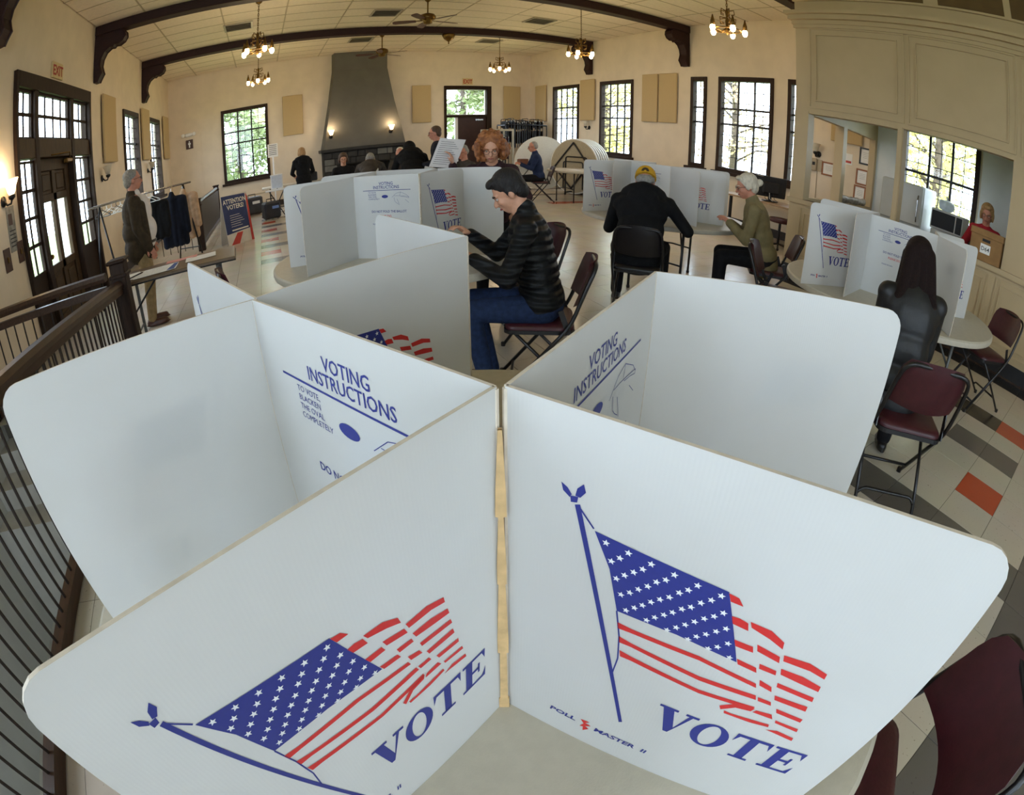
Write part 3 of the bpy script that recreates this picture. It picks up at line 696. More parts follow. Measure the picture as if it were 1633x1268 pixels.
# ================================================================== tables, booths, chairs, rails
RED= [[(0.228, 0.4117), (0.2382, 0.4101), (0.2448, 0.4021), (0.2324, 0.4027)], [(0.238, 0.3857), (0.2466, 0.3866), (0.2558, 0.3841), (0.2591, 0.3746), (0.2421, 0.3768)], [(0.2508, 0.357), (0.2708, 0.356), (0.2738, 0.348), (0.2549, 0.3485)], [(0.2624, 0.3315), (0.2848, 0.3281), (0.2879, 0.3207), (0.266, 0.3237)], [(0.2572, 0.3872), (0.2791, 0.385), (0.2957, 0.3757), (0.2978, 0.3663), (0.2817, 0.3737), (0.2605, 0.3803)], [(0.2733, 0.3614), (0.2997, 0.355), (0.3025, 0.3461), (0.2766, 0.3523)], [(0.2855, 0.3359), (0.3049, 0.3334), (0.3067, 0.3268), (0.2878, 0.3283)], [(0.2952, 0.3117), (0.3106, 0.3068), (0.3139, 0.2987), (0.2983, 0.3028)], [(0.3046, 0.2828), (0.3206, 0.2818), (0.3232, 0.2754), (0.3072, 0.2761)], [(0.3129, 0.2584), (0.3308, 0.2601), (0.3353, 0.2519), (0.31, 0.2527)], [(0.3024, 0.3592), (0.3303, 0.3596), (0.3528, 0.3521), (0.3538, 0.3438), (0.3351, 0.3492), (0.305, 0.3508)], [(0.3076, 0.3393), (0.3329, 0.3378), (0.3561, 0.3313), (0.3575, 0.3226), (0.3344, 0.3264), (0.3108, 0.3305)], [(0.3134, 0.3165), (0.358, 0.3115), (0.3597, 0.3039), (0.3152, 0.3095)], [(0.3193, 0.2951), (0.3594, 0.2934), (0.361, 0.2846), (0.3222, 0.2874)], [(0.3307, 0.2733), (0.3654, 0.2691), (0.3655, 0.2622), (0.3339, 0.2659)], [(0.3393, 0.2516), (0.3695, 0.2485), (0.3708, 0.2422), (0.3408, 0.2466)], [(0.3372, 0.2275), (0.3503, 0.2325), (0.3733, 0.2279), (0.3742, 0.2213), (0.3441, 0.2268)], [(0.2731, 0.2432), (0.2877, 0.2572), (0.31, 0.2604), (0.3077, 0.2531), (0.2903, 0.2501), (0.2764, 0.2364)], [(0.2809, 0.2368), (0.2913, 0.2359), (0.3117, 0.2377), (0.3364, 0.2396), (0.3377, 0.2341), (0.3142, 0.2311), (0.2908, 0.2315), (0.2823, 0.2316)], [(0.1354, 0.3151), (0.1516, 0.3134), (0.2265, 0.314), (0.2941, 0.3037), (0.2967, 0.2969), (0.2284, 0.3075), (0.1528, 0.3068), (0.1375, 0.3057)], [(0.1405, 0.2936), (0.1558, 0.2904), (0.2359, 0.2816), (0.3016, 0.2844), (0.3046, 0.2767), (0.238, 0.2744), (0.157, 0.2839), (0.1425, 0.2834)], [(0.1453, 0.2702), (0.16, 0.2674), (0.2428, 0.258), (0.3088, 0.2634), (0.3084, 0.2567), (0.2449, 0.2513), (0.1614, 0.2598), (0.1478, 0.2596)]]
STARS= [(0.1086, 0.4154), (0.131, 0.414), (0.1241, 0.404), (0.1166, 0.396), (0.1537, 0.4117), (0.1472, 0.4018), (0.1396, 0.3937), (0.1318, 0.3852), (0.1246, 0.3766), (0.1764, 0.4097), (0.1703, 0.3999), (0.1626, 0.3928), (0.1557, 0.3832), (0.1478, 0.3745), (0.1405, 0.3654), (0.1325, 0.3578), (0.1993, 0.4076), (0.1927, 0.3982), (0.1857, 0.3906), (0.1782, 0.3803), (0.1704, 0.3727), (0.1628, 0.3646), (0.1557, 0.3554), (0.1487, 0.3473), (0.1411, 0.3386), (0.2225, 0.4058), (0.2156, 0.3965), (0.2076, 0.3884), (0.2004, 0.3785), (0.193, 0.3715), (0.1857, 0.3623), (0.1785, 0.3542), (0.1708, 0.3456), (0.1638, 0.3368), (0.2305, 0.3863), (0.2237, 0.3778), (0.216, 0.3702), (0.2086, 0.3613), (0.2013, 0.3523), (0.194, 0.3435), (0.1864, 0.3347), (0.239, 0.3677), (0.2315, 0.3592), (0.2236, 0.3502), (0.2159, 0.3419), (0.2092, 0.3332), (0.2471, 0.3487), (0.2393, 0.3386), (0.2316, 0.3311), (0.2551, 0.3296)]
CANTON= [(0.0961, 0.4237), (0.2276, 0.4131), (0.264, 0.326), (0.1972, 0.3329), (0.1319, 0.3316), (0.116, 0.3851)]
POLE= [(0.0741, 0.4443), (0.0792, 0.4466), (0.1767, 0.1173), (0.1725, 0.1132)]
ROPE1=[(0.0774, 0.4448), (0.095, 0.4256)]
ROPE2= [(0.1319, 0.3316), (0.1408, 0.2938), (0.146, 0.2537), (0.1443, 0.2155)]
FIN= [[(0.0592, 0.4635), (0.0656, 0.4601), (0.0702, 0.4543), (0.0685, 0.4504), (0.0616, 0.4553)], [(0.0809, 0.4696), (0.0835, 0.4616), (0.0786, 0.4539), (0.0738, 0.4543), (0.0751, 0.4627)], [(0.0689, 0.4522), (0.0767, 0.454), (0.0761, 0.4474), (0.07, 0.4456)]]
TT = .74
m_top = mat('cream_table_plastic', srgb(192, 184, 166), .5, noise=.05, nscale=40, bump=.05, bscale=250)
m_leg = mat('dark_grey_leg_steel', srgb(46, 46, 48), .4, metal=.3)
m_legg = mat('grey_leg_steel', srgb(96, 98, 96), .45, metal=.3)
def round_table(loc, rz, label, r=.87, group='round folding tables', ml=None):
    ml = ml or m_leg
    t = thing('round_table', label, 'table', loc, rz, group)
    autosmooth(MB().lathe([(r-.09, TT-.05), (r-.03, TT-.05), (r-.004, TT-.042), (r, TT-.03), (r-.002, TT-.008), (r-.014, TT)], (0, 0, 0), 72).build('tabletop', m_top, t), 30)
    for s in (-1, 1):
        for q in (-1, 1):
            lg = MB().tube([(s*.52, q*.26, TT-.05), (s*.52, q*.26, .012)], .014, 8).lathe([(.018, 0), (.019, .02), (.015, .03)], (s*.52, q*.26, 0), 8).build('leg', ml, t, True)
            MB().tube([(s*.52, q*.26, .42), (s*.30, q*.20, TT-.07)], .009, 6).build('leg_brace', ml, lg, True)
        MB().tube([(s*.52, -.26, .30), (s*.52, -.05, .33), (s*.52, .05, .33), (s*.52, .26, .30)], .010, 6).build('cross_bar', ml, t, True)
    MB().box((0, 0, TT-.062), (1.06, .06, .024)).build('under_rail', ml, t)
    return t
# --- booth panels: white corrugated plastic, printed
def plastic():
    m = bpy.data.materials.new('white_corrugated_plastic'); m.use_nodes = True; N = m.node_tree.nodes; L = m.node_tree.links; b = N['Principled BSDF']
    b.inputs['Base Color'].default_value = (*srgb(236, 236, 234), 1); b.inputs['Roughness'].default_value = .38; b.inputs['Specular IOR Level'].default_value = .35
    tc = N.new('ShaderNodeTexCoord'); wv = N.new('ShaderNodeTexWave'); wv.bands_direction = 'X'; wv.inputs['Scale'].default_value = 75; wv.inputs['Distortion'].default_value = .3
    L.new(tc.outputs['Object'], wv.inputs['Vector']); bp = N.new('ShaderNodeBump'); bp.inputs['Strength'].default_value = .035; bp.inputs['Distance'].default_value = .003
    L.new(wv.outputs[0], bp.inputs['Height']); L.new(bp.outputs[0], b.inputs['Normal'])
    n = N.new('ShaderNodeTexNoise'); n.inputs['Scale'].default_value = 9; L.new(tc.outputs['Object'], n.inputs['Vector'])
    mx = N.new('ShaderNodeMix'); mx.data_type = 'RGBA'; mx.inputs[6].default_value = (*srgb(238, 238, 237), 1); mx.inputs[7].default_value = (*srgb(230, 229, 225), 1); L.new(n.outputs[0], mx.inputs[0]); L.new(mx.outputs[2], b.inputs['Base Color'])
    t = N.new('ShaderNodeBsdfTranslucent'); t.inputs[0].default_value = (*srgb(228, 228, 226), 1)
    ms = N.new('ShaderNodeMixShader'); ms.inputs[0].default_value = .40; L.new(b.outputs[0], ms.inputs[1]); L.new(t.outputs[0], ms.inputs[2]); L.new(ms.outputs[0], N['Material Output'].inputs[0])
    MATS[m.name] = m; return m
m_plast = plastic()
m_pedge = mat('worn_tan_panel_edge', srgb(214, 202, 184), .6, noise=.12, nscale=60)
m_tape = mat('yellowed_hinge_tape', srgb(206, 172, 122), .6, noise=.2, nscale=40)
m_star = mat('white_print_ink', srgb(232, 234, 236), .5, noise=.02)
PH = .538
def signed(poly): return sum(poly[i][0]*poly[(i+1) % len(poly)][1]-poly[(i+1) % len(poly)][0]*poly[i][1] for i in range(len(poly)))/2
def ccw(poly): return poly if signed(poly) > 0 else poly[::-1]
def flat_mesh(name, layers):
    """layers: list of (material, z, polys)"""
    me = bpy.data.meshes.new(name); V = []; F = []; MI = []
    for k, (m, z, polys) in enumerate(layers):
        me.materials.append(m)
        for p in polys:
            p = ccw(list(p)); o = len(V); V += [(q[0], q[1], z) for q in p]; F.append(tuple(range(o, o+len(p)))); MI.append(k)
    me.from_pydata(V, [], F); me.polygons.foreach_set('material_index', MI); me.update(); return me
def star(c, r): return [(c[0]+(r if k % 2 == 0 else r*.42)*math.sin(math.pi*k/5), c[1]+(r if k % 2 == 0 else r*.42)*math.cos(math.pi*k/5)) for k in range(10)]
def strip(pts, w_):
    out = []
    for (a, b) in zip(pts[:-1], pts[1:]):
        d = Vector((b[0]-a[0], b[1]-a[1])); n_ = Vector((-d.y, d.x)).normalized()*w_/2
        out.append([(a[0]+n_.x, a[1]+n_.y), (a[0]-n_.x, a[1]-n_.y), (b[0]-n_.x, b[1]-n_.y), (b[0]+n_.x, b[1]+n_.y)])
    return out
flag_me = flat_mesh('flag_print', [(m_ink, 0, [CANTON]+[POLE]+FIN+strip(ROPE1, .0018)+strip(ROPE2, .0018)), (m_redink, 0, RED), (m_star, .0004, [star(s_, .0042) for s_ in STARS])])
def ell(cx, cy_, rx, ry, n=20): return [(cx+rx*math.cos(2*math.pi*k/n), cy_+ry*math.sin(2*math.pi*k/n)) for k in range(n)]
def vote_polys():
    R = lambda a, b, c, d: [(a, b), (c, b), (c, d), (a, d)]
    Vp = [[(.08, .93), (.42, 0), (.50, 0), (.60, .25), (.36, .93)], [(.50, 0), (.54, 0), (.86, .93), (.76, .93), (.58, .22)], R(-.02, .92, .46, 1), R(.66, .92, 1.0, 1)]
    Op = []; n = 28
    for k in range(n):
        a, b = 2*math.pi*k/n, 2*math.pi*(k+1)/n
        f = lambda q, rx, ry: (.48+rx*math.cos(q), .5+ry*math.sin(q))
        Op.append([f(a, .47, .51), f(b, .47, .51), f(b, .24, .44), f(a, .24, .44)])
    Tp = [R(.36, .06, .60, .94), R(0, .90, .96, 1), [(0, .66), (.10, .90), (0, .90)], [(.96, .66), (.96, .90), (.86, .90)], R(.22, 0, .74, .08)]
    Ep = [R(.12, .06, .36, .94), R(0, .92, .84, 1), [(.84, .68), (.84, .92), (.72, .92)], R(.36, .46, .60, .55), R(.58, .34, .65, .67), R(0, 0, .88, .08), [(.88, .34), (.76, .08), (.88, .08)]]
    out = []; x = 0
    for gl, adv in ((Vp, 1.0), (Op, 1.02), (Tp, 1.04), (Ep, .9)):
        for p in gl: out.append([(.208+(x+q[0]+q[1]*.10)*.0498, .141+q[1]*.060) for q in p])
        x += adv
    return out
vote_me = flat_mesh('vote_lettering', [(m_ink, 0, vote_polys())])
def letter_mesh(name, items, extra=None):
    """items: (text, size, x, y, align, material, xs, shear, bold)"""
    bm = bmesh.new(); mats = []
    for (s_, sz, x, y, al, m, xs, sh, bo) in items:
        if m not in mats: mats.append(m)
        me = text_mesh(s_, sz, al, sh, bo, xs); o = len(bm.verts); f0 = len(bm.faces)
        bm.from_mesh(me); bm.verts.ensure_lookup_table(); bm.faces.ensure_lookup_table()
        for v in bm.verts[o:]: v.co.x += x; v.co.y += y
        for f in bm.faces[f0:]: f.material_index = mats.index(m)
    me = bpy.data.meshes.new(name); bm.to_mesh(me); bm.free()
    for m in mats: me.materials.append(m)
    return me
maker_items = [('POLL', .0155, .072, .058, 'LEFT', m_ink, 1.15, .15, .0004), ('MASTER  II', .0155, .143, .055, 'LEFT', m_ink, 1.12, .15, .0004)]
maker_mes = [letter_mesh('maker_lettering', [q]) for q in maker_items]
bird_me = flat_mesh('red_emblem', [(m_redink, 0, [[(.121, .072), (.135, .074), (.129, .066), (.138, .064), (.130, .056), (.136, .052), (.128, .040), (.127, .052), (.122, .050), (.127, .062)]])])
instr_mes = [letter_mesh('instruction_lettering', [q]) for q in [('VOTING', .028, .232, .476, 'CENTER', m_ink, .92, 0, .0003), ('INSTRUCTIONS', .028, .232, .452, 'CENTER', m_ink, .92, 0, .0003),
    ('TO VOTE,', .013, .105, .425, 'LEFT', m_ink, 1, 0, 0), ('BLACKEN', .013, .105, .411, 'LEFT', m_ink, 1, 0, 0), ('THE OVAL', .013, .105, .397, 'LEFT', m_ink, 1, 0, 0), ('COMPLETELY', .013, .105, .383, 'LEFT', m_ink, 1, 0, 0),
    ('DO NOT FOLD THE BALLOT', .0205, .245, .300, 'CENTER', m_ink, .92, 0, .0003), ('PLEASE DO', .0205, .215, .270, 'CENTER', m_redink, .92, 0, .0003), ('PLEASE RETURN', .0125, .17, .222, 'CENTER', m_ink, .95, 0, 0)]]
hand = []
for pts in ([(.27, .395), (.30, .42), (.33, .428), (.37, .41), (.385, .395)], [(.285, .405), (.31, .405), (.35, .402), (.385, .398), (.385, .39), (.36, .396), (.33, .40)], [(.285, .395), (.29, .37), (.30, .36), (.315, .35)], [(.305, .385), (.315, .36), (.32, .345)], [(.33, .428), (.325, .405)], [(.36, .38), (.385, .36)]): hand += strip(pts, .0012)
rule_me = flat_mesh('instruction_rule', [(m_ink, 0, [[(.068, .4405), (.398, .4405), (.398, .4440), (.068, .4440)]])])
oval_me = flat_mesh('oval_mark', [(m_ink, 0, [ell(.222, .402, .022, .0105)])]); hand_me = flat_mesh('hand_drawing', [(m_ink, 0, hand)])
def panel_mesh(L, round0, round1):
    r = .035; poly = [(0, 0), (L, 0)]
    poly += [(L-r+r*math.cos(q), PH-r+r*math.sin(q)) for q in [math.pi/2*k/5 for k in range(6)]] if round1 else [(L, PH)]
    poly += [(r+r*math.cos(q), PH-r+r*math.sin(q)) for q in [math.pi/2+math.pi/2*k/5 for k in range(6)]] if round0 else [(0, PH)]
    me = MB().prism(poly, (0, 0, 0), (1, 0, 0), (0, 1, 0), (0, 0, 1), -.002, .002).mesh('panel')
    me.materials.append(m_plast); me.materials.append(m_pedge)
    for i, f in enumerate(me.polygons): f.material_index = 0 if i < 2 else 1
    return me
def booth(Lp, A, B, Rp, label, cat='voting booth', grp='white folding voting booths', tape=False):
    """trifold as its voter sees it: left wing end, left corner, right corner, right wing end (x, y)"""
    Lp, A, B, Rp = [Vector((p[0], p[1], 0)) for p in (Lp, A, B, Rp)]
    c = (A+B)/2
    # keep the fold a hair inside its neighbours
    inw = ((Lp+Rp)/2-c).normalized()*.006
    Lp, A, B, Rp = Lp+inw, A+inw, B+inw, Rp+inw
    t = thing('voting_booth', label, cat, (c.x, c.y, TT), 0, grp)
    up = Vector((0, 0, 1))
    def pan(p0, p1, r0, r1):
        """local x from p0 to p1, z towards the viewer who reads p0 -> p1 left to right"""
        U = (p1-p0); L_ = U.length
        o = link('panel', panel_mesh(L_, r0, r1), t); m_ = basis(p0-c+Vector((0, 0, 0)), U, up); o.matrix_local = m_
        return o, L_
    def pr(par, me, flip, L_, z=.0026):
        o = link(me.name, me, par)
        o.matrix_local = Matrix.Translation((0, 0, z)) if not flip else Matrix.Translation((L_, 0, -z)) @ Matrix.Rotation(math.pi, 4, 'Y')
        return o
    # left wing: outside reads A -> L ; right wing: outside reads R -> B ; back: inside reads A -> B, outside B -> A
    w1, l1 = pan(A, Lp, False, True)
    for me in (flag_me, vote_me, *maker_mes, bird_me): pr(w1, me, False, l1)
    w2, l2 = pan(Rp, B, True, False)
    for me in (flag_me, vote_me, *maker_mes, bird_me): pr(w2, me, False, l2)
    bk, l3 = pan(A, B, False, False)
    for me in (*instr_mes, rule_me, oval_me, hand_me): pr(bk, me, False, l3)
    for me in (flag_me, vote_me): pr(bk, me, True, l3)
    for p in (A, B):
        MB().tube([(p.x-c.x, p.y-c.y, .002), (p.x-c.x, p.y-c.y, PH-.002)], .0034, 6).build('hinge', m_pedge, t)
    return t
def P2(px, py): p = RZ(px, py, TT+PH); return (p.x, p.y)
# nearest table with three booths back to back
S_, C1_, C2_ = P2(797, 612), P2(409, 476), P2(1040, 432)
T1c = (.27, .68)
round_table((*T1c, 0), .5, 'cream round table under the nearest white voting booths', .84)
booth(P2(0, 622), C1_, S_, P2(13, 1100), 'nearest left voting booth with the instructions in full view')
booth(P2(1624, 882), S_, C2_, P2(1437, 497), 'nearest right voting booth with a large flag print toward the viewer')
booth(P2(600, 341), P2(747, 377), C1_, P2(298, 417), 'voting booth turned away behind the nearest left one')
t = thing('hinge_tape', 'yellowed tape strip joining the two nearest flag panels', 'tape', (S_[0]-.006, S_[1]-.012, TT))
pr_ = []
random.seed(5)
mbt = MB(); zz = [0, .03, .031, .16, .161, .19, .30, .301, .33, .40, .401, .43, .50]; ww = [.012, .012, .009, .007, .011, .011, .006, .008, .008, .004, .009, .008, .003]
dv = Vector((S_[0], S_[1], 0)).normalized(); sd = Vector((dv.y, -dv.x, 0))
V = []; F = []
for z, w0 in zip(zz, ww): V += [tuple(-sd*w0/1.6+Vector((0, 0, z))), tuple(sd*w0/1.6+Vector((0, 0, z))), tuple(sd*w0/1.6+dv*.004+Vector((0, 0, z))), tuple(-sd*w0/1.6+dv*.004+Vector((0, 0, z)))]
for i in range(len(zz)-1):
    for k in range(4): F.append((4*i+k, 4*i+(k+1) % 4, 4*i+4+(k+1) % 4, 4*i+4+k))
mbt.add(V, F).build('strip', m_tape, t)
# second table: the man in the black quilted jacket
K = 1.121
def k2(x, y): return (x*K, y*K)
round_table((.85, 3.40, 0), .9, 'cream round table where the man in the quilted jacket writes', .87)
a, lf_, c1, c2, rf_, e_, j_, k_ = k2(.096, 3.048), k2(.17, 2.743), k2(.493, 2.987), k2(.80, 2.722), k2(.687, 2.335), k2(1.13, 2.945), k2(1.011, 3.067), k2(1.36, 2.86)
k_ = k2(1.37, 2.90); c4, f1 = k2(.70, 3.35), k2(.36, 3.46)
booth(lf_, c1, c2, rf_, 'voting booth opening toward the viewer on the second table')
booth(e_, c2, j_, k_, 'voting booth the man in the quilted jacket sits at')
booth(f1, c4, c1, a, 'voting booth on the left of the second table showing only a flag pole')
booth(k2(1.06, 3.47), j_, c4, k2(.80, 3.75), 'voting booth on the far side of the second table')
# third table: the man in the yellow cap
round_table((3.87, 4.17, 0), .7, 'cream round table where the man in the yellow cap sits', .9)
c1, c2 = k2(3.19, 3.95), k2(3.285, 3.50)
lf_, rf_, a, e_ = k2(2.857, 3.79), k2(3.235, 3.087), k2(2.65, 3.933), k2(3.614, 3.126)
c3, c4 = k2(3.66, 3.60), k2(3.58, 4.03)
booth(lf_, c1, c2, rf_, 'voting booth the man in the yellow cap sits at')
booth(k2(3.34, 4.42), c4, c1, a, 'voting booth left of the yellow cap showing flag and half the word')
booth(e_, c2, c3, k2(4.0, 3.42), 'voting booth right of the yellow cap beside the white-haired woman')
# fourth table: the long-haired woman
round_table((3.76, 1.42, 0), 1.1, 'cream round table beside the kitchen panelling', .87, ml=m_legg)
c1, c2 = k2(3.075, 1.41), k2(3.205, .968); lf_, rf_, a, e_ = k2(2.697, 1.335), k2(2.905, .685), k2(2.611, 1.588), k2(3.597, .775)
c3, c4 = k2(3.60, 1.12), k2(3.47, 1.52)
booth(lf_, c1, c2, rf_, 'voting booth the long-haired woman sits at')
booth(k2(3.25, 1.90), c4, c1, a, 'voting booth at the left of the kitchen-side table showing the whole flag')
booth(e_, c2, c3, k2(3.98, .98), 'voting booth at the right of the kitchen-side table')

# --- folding chairs
m_pad = mat('dark_burgundy_vinyl', srgb(66, 24, 30), .42, noise=.15, nscale=30, bump=.08, bscale=120)
m_padk = mat('black_vinyl_pad', srgb(24, 20, 22), .4, noise=.15, nscale=30, bump=.08, bscale=120)
m_cf = mat('black_chair_frame', srgb(26, 24, 25), .32, spec=.5)
def arc_pts(pts, n=4):
    """rounds the corners of a polyline"""
    out = [Vector(pts[0])]
    for i in range(1, len(pts)-1):
        a, b, c = Vector(pts[i-1]), Vector(pts[i]), Vector(pts[i+1]); r = min((a-b).length, (c-b).length, .09)*.5*1.6
        r = min(r, (a-b).length*.49, (c-b).length*.49)
        p, q = b+(a-b).normalized()*r, b+(c-b).normalized()*r
        for k in range(n+1):
            s_ = k/n; out.append((1-s_)**2*p+2*s_*(1-s_)*b+s_*s_*q)
    out.append(Vector(pts[-1])); return out
def make_chair(name, label, pad):
    t = thing(name, label, 'chair', (0, 0, 0), 0, 'folding chairs')
    W = .205
    fr = MB().tube(arc_pts([(-W, .24, .01), (-W, -.16, .48), (-W+.01, -.24, .70), (-W+.03, -.29, .815), (W-.03, -.29, .815), (W-.01, -.24, .70), (W, -.16, .48), (W, .24, .01)]), .0115, 8).build('front_frame', m_cf, t, True)
    for s in (-1, 1): MB().lathe([(.016, 0), (.017, .025), (.0125, .03)], (s*W, .243, 0), 8).build('foot_cap', m_cf, fr)
    for s in (-1, 1):
        lg = MB().tube([(s*(W-.03), -.27, .01), (s*(W-.03), .14, .425)], .0105, 8).build('rear_leg', m_cf, t, True)
        MB().lathe([(.015, 0), (.016, .025), (.0115, .03)], (s*(W-.03), -.272, 0), 8).build('foot_cap', m_cf, lg)
        MB().box((s*(W-.012), -.13, .50), (.006, .03, .14), Matrix.Rotation(-.35, 3, 'X')).build('hinge_link', m_cf, t)
    MB().tube([(-W, .17, .09), (W, .17, .09)], .009, 6).build('stretcher', m_cf, t, True)
    MB().tube(arc_pts([(-W+.03, -.20, .08), (-W+.06, -.19, .115), (W-.06, -.19, .115), (W-.03, -.20, .08)]), .009, 6).build('stretcher', m_cf, t, True)
    # seat: pan with a padded, rounded top
    def rr(wf, wb, y0, y1, r, n=4):
        pts = []
        for (cx, cy_, a0) in ((wf-r, y1-r, 0), (-wf+r, y1-r, 90), (-wb+r, y0+r, 180), (wb-r, y0+r, 270)):
            for k in range(n+1): q = math.radians(a0+90*k/n); pts.append((cx+r*math.cos(q), cy_+r*math.sin(q)))
        return pts
    MB().prism(rr(.20, .19, -.19, .20, .05), (0, 0, .425), (1, 0, 0), (0, 1, 0), (0, 0, 1), 0, .022).build('seat_pan', m_cf, t)
    base = rr(.195, .185, -.185, .195, .06, 5); V = []; F = []; n = len(base)
    for sc_, z in ((1, .446), (1.0, .458), (.96, .470), (.86, .477), (.5, .480)): V += [(x*sc_, .005+(y-.005)*sc_, z) for x, y in base]
    for i in range(4):
        for k in range(n): F.append((i*n+k, i*n+(k+1) % n, (i+1)*n+(k+1) % n, (i+1)*n+k))
    F += [tuple(range(n))[::-1], tuple(range(4*n, 5*n))]
    autosmooth(MB().add(V, F).build('seat', pad, t), 50)
    # backrest: curved padded plate
    V = []; F = []; nu, nv = 11, 7
    for side in (0, 1):
        for j in range(nv):
            v = j/(nv-1)
            for i in range(nu):
                u = -1+2*i/(nu-1); ed = 1-max(abs(u), abs(2*v-1))**6
                wd = .188*(1-.14*max(0, v-.55)**2*4)*(1-.10*max(0, .3-v)*2)
                if v > .82: wd *= 1-(v-.82)*.55
                zc = .585+.235*v+.03*(1-u*u)*(v-.35); y = -.205-.085*v*.95+.045*u*u*.7-.0-.022*(1-u*u)
                th = .017*max(ed, .08)
                V.append((u*wd, y+(th if side else -th*.6), zc))
    N1 = nu*nv
    for j in range(nv-1):
        for i in range(nu-1):
            q = j*nu+i; F.append((q, q+1, q+nu+1, q+nu)[::-1] if False else (q, q+1, q+nu+1, q+nu)); q2 = q+N1; F.append((q2, q2+nu, q2+nu+1, q2+1))
    bd = [i for i in range(nu)]+[j*nu+nu-1 for j in range(1, nv)]+[(nv-1)*nu+i for i in range(nu-2, -1, -1)]+[j*nu for j in range(nv-2, 0, -1)]
    for k in range(len(bd)): a_, b_ = bd[k], bd[(k+1) % len(bd)]; F.append((b_, a_, a_+N1, b_+N1))
    autosmooth(MB().add(V, F).build('backrest', pad, t), 50)
    return t
CH = [('burgundy', 1.41, 2.48, -60, 'folding chair under the man in the quilted jacket'), ('burgundy', 1.76, 3.36, -85, 'empty folding chair whose burgundy back shows behind the quilted jacket'), ('black', 2.80, 3.30, 44, 'folding chair under the man in the yellow cap'),
      ('burgundy', 4.08, 2.88, -44, 'folding chair under the white-haired woman'), ('burgundy', 3.48, 2.30, 150, 'empty burgundy folding chair in front of the white-haired woman'), ('burgundy', 2.48, .70, 52, 'folding chair with a dark back under the long-haired woman'),
      ('burgundy', 4.62, .72, -58, 'empty dark folding chair against the kitchen panelling'), ('burgundy', .70, -.08, -37, 'dark burgundy folding chair at the nearest table, lowest in the picture'), ('burgundy', -.10, 3.42, 80, 'empty burgundy folding chair left of the second table')]
protos = {}
for kind, x, y, az, lb in CH:
    if kind not in protos:
        protos[kind] = make_chair('folding_chair', lb, m_pad if kind == 'burgundy' else m_padk); protos[kind].location = (x, y, 0); protos[kind].rotation_euler = (0, 0, -math.radians(az))
    else: dup(protos[kind], (x, y, 0), -math.radians(az), lb)

# --- railings of the stairwell
m_iron = mat('dark_bronze_baluster', srgb(44, 34, 28), .4, metal=.3)
def newel(loc, h, s=.13, parent=None):
    MB().bbox((loc[0], loc[1], h/2), (s, s, h), .008).build('newel', m_trim, parent)
    MB().bbox((loc[0], loc[1], h-.10), (s+.03, s+.03, .03), .006).bbox((loc[0], loc[1], h+.012), (s+.04, s+.04, .03), .01).build('newel_cap', m_trim, parent)
g = thing('stair_railing', 'long brown stair railing with thin balusters at the lower left', 'railing', (0, 0, 0))
newel((-1.27, 4.03), .96, .13, g)
zr_ = lambda y: .79+(3.98-y)*.0711
ptsr = [(-1.28, 3.97, zr_(3.97)), (-1.28, -1.5, zr_(-1.5))]
sec = [(-.035, -.03), (.035, -.03), (.045, 0), (.03, .028), (0, .038), (-.03, .028), (-.045, 0)]
def handrail(p, q, parent, name='handrail', k=1.0):
    p, q = Vector(p), Vector(q); T = (q-p).normalized(); U = T.cross(Vector((0, 0, 1))).normalized(); W_ = U.cross(T)
    return MB().prism([(a_*k, b_*k) for a_, b_ in sec], p, U, W_, T, 0, (q-p).length).build(name, m_trimh, parent)
handrail(ptsr[0], ptsr[1], g)
MB().box((-1.28, 1.24, .05), (.06, 5.5, .07)).build('bottom_rail', m_trimh, g)
MB().add(*(lambda: ([(-1.31, 3.97, zr_(3.97)-.07), (-1.25, 3.97, zr_(3.97)-.07), (-1.25, -1.5, zr_(-1.5)-.07), (-1.31, -1.5, zr_(-1.5)-.07), (-1.31, 3.97, zr_(3.97)-.02), (-1.25, 3.97, zr_(3.97)-.02), (-1.25, -1.5, zr_(-1.5)-.02), (-1.31, -1.5, zr_(-1.5)-.02)], [(3, 2, 1, 0), (4, 5, 6, 7), (0, 1, 5, 4), (1, 2, 6, 5), (2, 3, 7, 6), (3, 0, 4, 7)]))()).build('sub_rail', m_trimh, g)
bal = MB().tube([(0, 0, .06), (0, 0, .86)], .0075, 6).mesh('baluster'); bal.materials.append(m_iron)
y = 3.86
while y > -1.4:
    o = link('baluster', bal, g); o.location = (-1.28, y, 0); o.scale = (1, 1, (zr_(y)-.04)/.86); y -= .085
g2 = thing('landing_railing', 'brown landing railing crossing in front of the entrance door', 'railing', (0, 0, 0))
handrail((-1.40, 4.03, .87), (XL+.01, 4.03, .87), g2); MB().box((-2.14, 4.03, .77), (1.46, .05, .06)).build('sub_rail', m_trimh, g2); MB().box((-2.14, 4.03, .05), (1.46, .06, .07)).build('bottom_rail', m_trimh, g2)
for k in range(14):
    o = link('baluster', bal, g2); o.location = (-1.46-.105*k, 4.03, 0); o.scale = (1, 1, .76/.86)
g3 = thing('ramp_guard', 'dark solid-panelled guard with newel posts behind the coat rack', 'railing', (0, 0, 0))
m_rp = mat('dark_brown_guard_panel', srgb(58, 50, 44), .5, noise=.15, nscale=6)
newel((-1.36, 9.95), .96, .14, g3); newel((-1.42, 14.6), .98, .14, g3)
MB().box((-1.39, 12.28, .49), (.05, 4.5, .74)).build('panel', m_rp, g3); handrail((-1.365, 10.0, .90), (-1.415, 14.6, .92), g3); MB().box((-1.36, 12.28, .10), (.06, 4.5, .06)).build('bottom_rail', m_trimh, g3)
handrail((-1.43, 9.95, .86), (XL+.01, 9.95, .86), g3)
